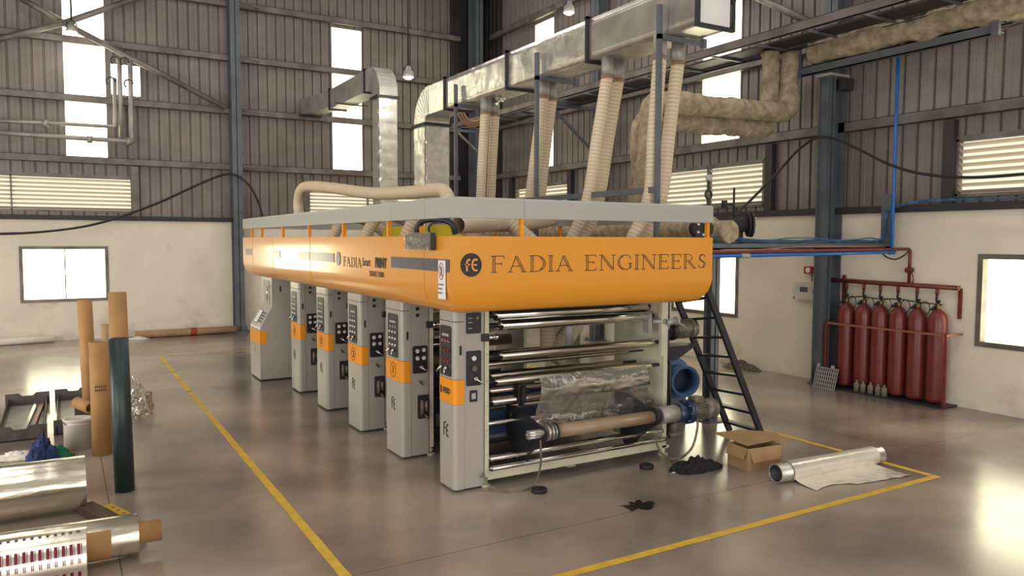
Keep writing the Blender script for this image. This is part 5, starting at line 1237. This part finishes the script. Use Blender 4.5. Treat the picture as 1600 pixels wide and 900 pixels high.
MB().add([ca, cb_, cc_, cd_], [(0, 1, 2, 3)]).build('bottom', 'carton', bx)
def flap(pts, nm='flap'):
    P = [Vector(p) for p in pts]; n = len(P); MB().add(P+[p+Vector((0, 0, -.007)) for p in P], [list(range(n)), list(range(n, 2*n))[::-1]]+[(i, (i+1) % n, n+(i+1) % n, n+i) for i in range(n)]).build(nm, 'carton', bx)
u = (cc_-cb_); v = (ca-cb_)
def bpnt(a_, b2, z): p = cb_+u*a_+v*b2; return (p.x, p.y, z)
flap([onZ(1113, 676, .34), onZ(1168, 696, .315), onZ(1224, 685, .315), onZ(1212, 675, .34), onZ(1160, 671, .36)], 'lid')
flap([bpnt(.02, -.01, .3), bpnt(.98, -.01, .3), bpnt(.9, -.12, .13), bpnt(.1, -.12, .12)]); flap([bpnt(1.0, .0, .3), bpnt(1.0, .9, .3), bpnt(1.32, .8, .33), bpnt(1.3, .15, .3)]); flap([bpnt(-.01, 0, .3), bpnt(-.01, 1, .3), bpnt(-.1, .95, .17), bpnt(-.1, .05, .17)])
# silver roll lying on the floor with unrolled tail
fr_ = thing('film_roll', (8.5, 6.35, 0), 'silver foil roll lying on the floor with its loose end spread out', 'film roll')
rr = .125
pa_ = onZ(1219, 757, 0); pb_ = onZ(1378, 726, 0); dd = (pb_-pa_).normalized(); nn = Vector((-dd.y, dd.x, 0)); A = pa_+nn*.06+Vector((0, 0, rr)); B = pb_+nn*.06+Vector((0, 0, rr))
n = 40; P = [A.lerp(B, i/n) for i in range(n+1)]; m = MB().tube([A+dd*.18]+P[4:-3]+[B-dd*.12], [rr]+[rr*(1+.01*nz(p, 14)) for p in P[4:-3]]+[rr], 40, False); m.build('film', 'foil_bright', fr_)
MB().hollow(A-dd*.02, B+dd*.01, rr*.93, rr*.84, 32).build('core', 'galv', fr_)
MB().hollow(A-dd*.015, B, rr*.838, rr*.82, 32).build('core_inner_shade', 'dark_steel', fr_)  # dark sleeve added to give the hollow core its inner shade
MB().tube([A+dd*.17+(nn*math.cos(a_)+Vector((0, 0, math.sin(a_))))*rr*1.01 for a_ in [i*math.pi/16 for i in range(33)]], .008, 6).build('edge_ring', 'grey_green', fr_)
def tail(u, v):
    p0 = A.lerp(B, .12+.78*u); w_ = .33+.1*u-.08*math.sin(u*7)*(u < .4)
    q = p0-nn*(.03+w_*v*1.25)+dd*(v*.12*(u-.2)); q.z = .006+.02*abs(nz((u*7, v*3, 4), 1))+(.05*(1-v)**3); return q
MB().grid(60, 12, tail).build('loose_sheet', 'foil_bright', fr_)
q = onZ(1093, 735); rag((q.x+.0, q.y+.08, 0), .3, .17, .13, 'rag_black', 'black crumpled rags on the floor beside the cardboard box', seed=31, n=8)
q = onZ(1070, 736); rag((q.x, q.y, 0), .16, .05, .03, 'foil', 'scrap of silver film lying beside the black rags', 'film_scrap', 33, 'scrap')
for px, py, lb in ((847, 771, 'black rubber disc on the floor before the unwinder, nearer one'), (1015, 733, 'black rubber disc on the floor near the black rags')):
    q = onZ(px, py); t = thing('rubber_puck', (q.x, q.y+.06, 0), lb, 'rubber disc', 'rubber discs on the floor'); MB().lathe([(0, 0), (.085, 0), (.095, .01), (.095, .04), (.085, .05), (.06, .05), (.055, .035), (0, .035)], (q.x, q.y+.06, 0), seg=24).build('disc', 'rubber', t)
q = onZ(893, 729); o = MB().box((q.x-.07, q.y, .001), (q.x+.07, q.y+.06, .008)).build('paper_scrap', 'paper_white'); tag(o, 'small white paper scrap on the floor under the unwinder', 'scrap')
# oil stain: thin irregular film
q = onZ(998, 790); m = MB(); n = 40; pts = []
for i in range(n): a_ = 2*math.pi*i/n; r_ = 1+.75*nz((math.cos(a_)*1.2, math.sin(a_)*1.2, 5), 2.2); pts.append(Vector((q.x+.17*r_*math.cos(a_), q.y+.12*r_*math.sin(a_), .002)))
m.add([Vector((q.x, q.y, .002))]+pts, [(0, 1+i, 1+(i+1) % n) for i in range(n)]); o = m.build('oil_stain', 'oil'); tag(o, 'dark oil stain on the floor in front of the unwinder', 'stain', kind='stuff')
# debris heap by the wall
c0 = Vector((13.66, 12.55, 0)); 
def hg(u, v):
    x = (u-.5)*2; y = (v-.5)*2; r_ = min(1, math.hypot(x, y)); return c0+Vector((x*.3, y*.55, max(-.01, .2*(1-r_)**.7*(1+.5*nz((x*2, y*2, 0), 1.4))+.045*nz((x*9, y*9, 0), 1)*(1-r_)+.02*nz((x*22, y*22, 0), 1)*(1-r_)-.01)))
o = MB().grid(50, 50, hg, False).build('rubble', 'debris'); tag(o, 'small heap of rubble and dust at the foot of the right wall', 'rubble', kind='stuff')
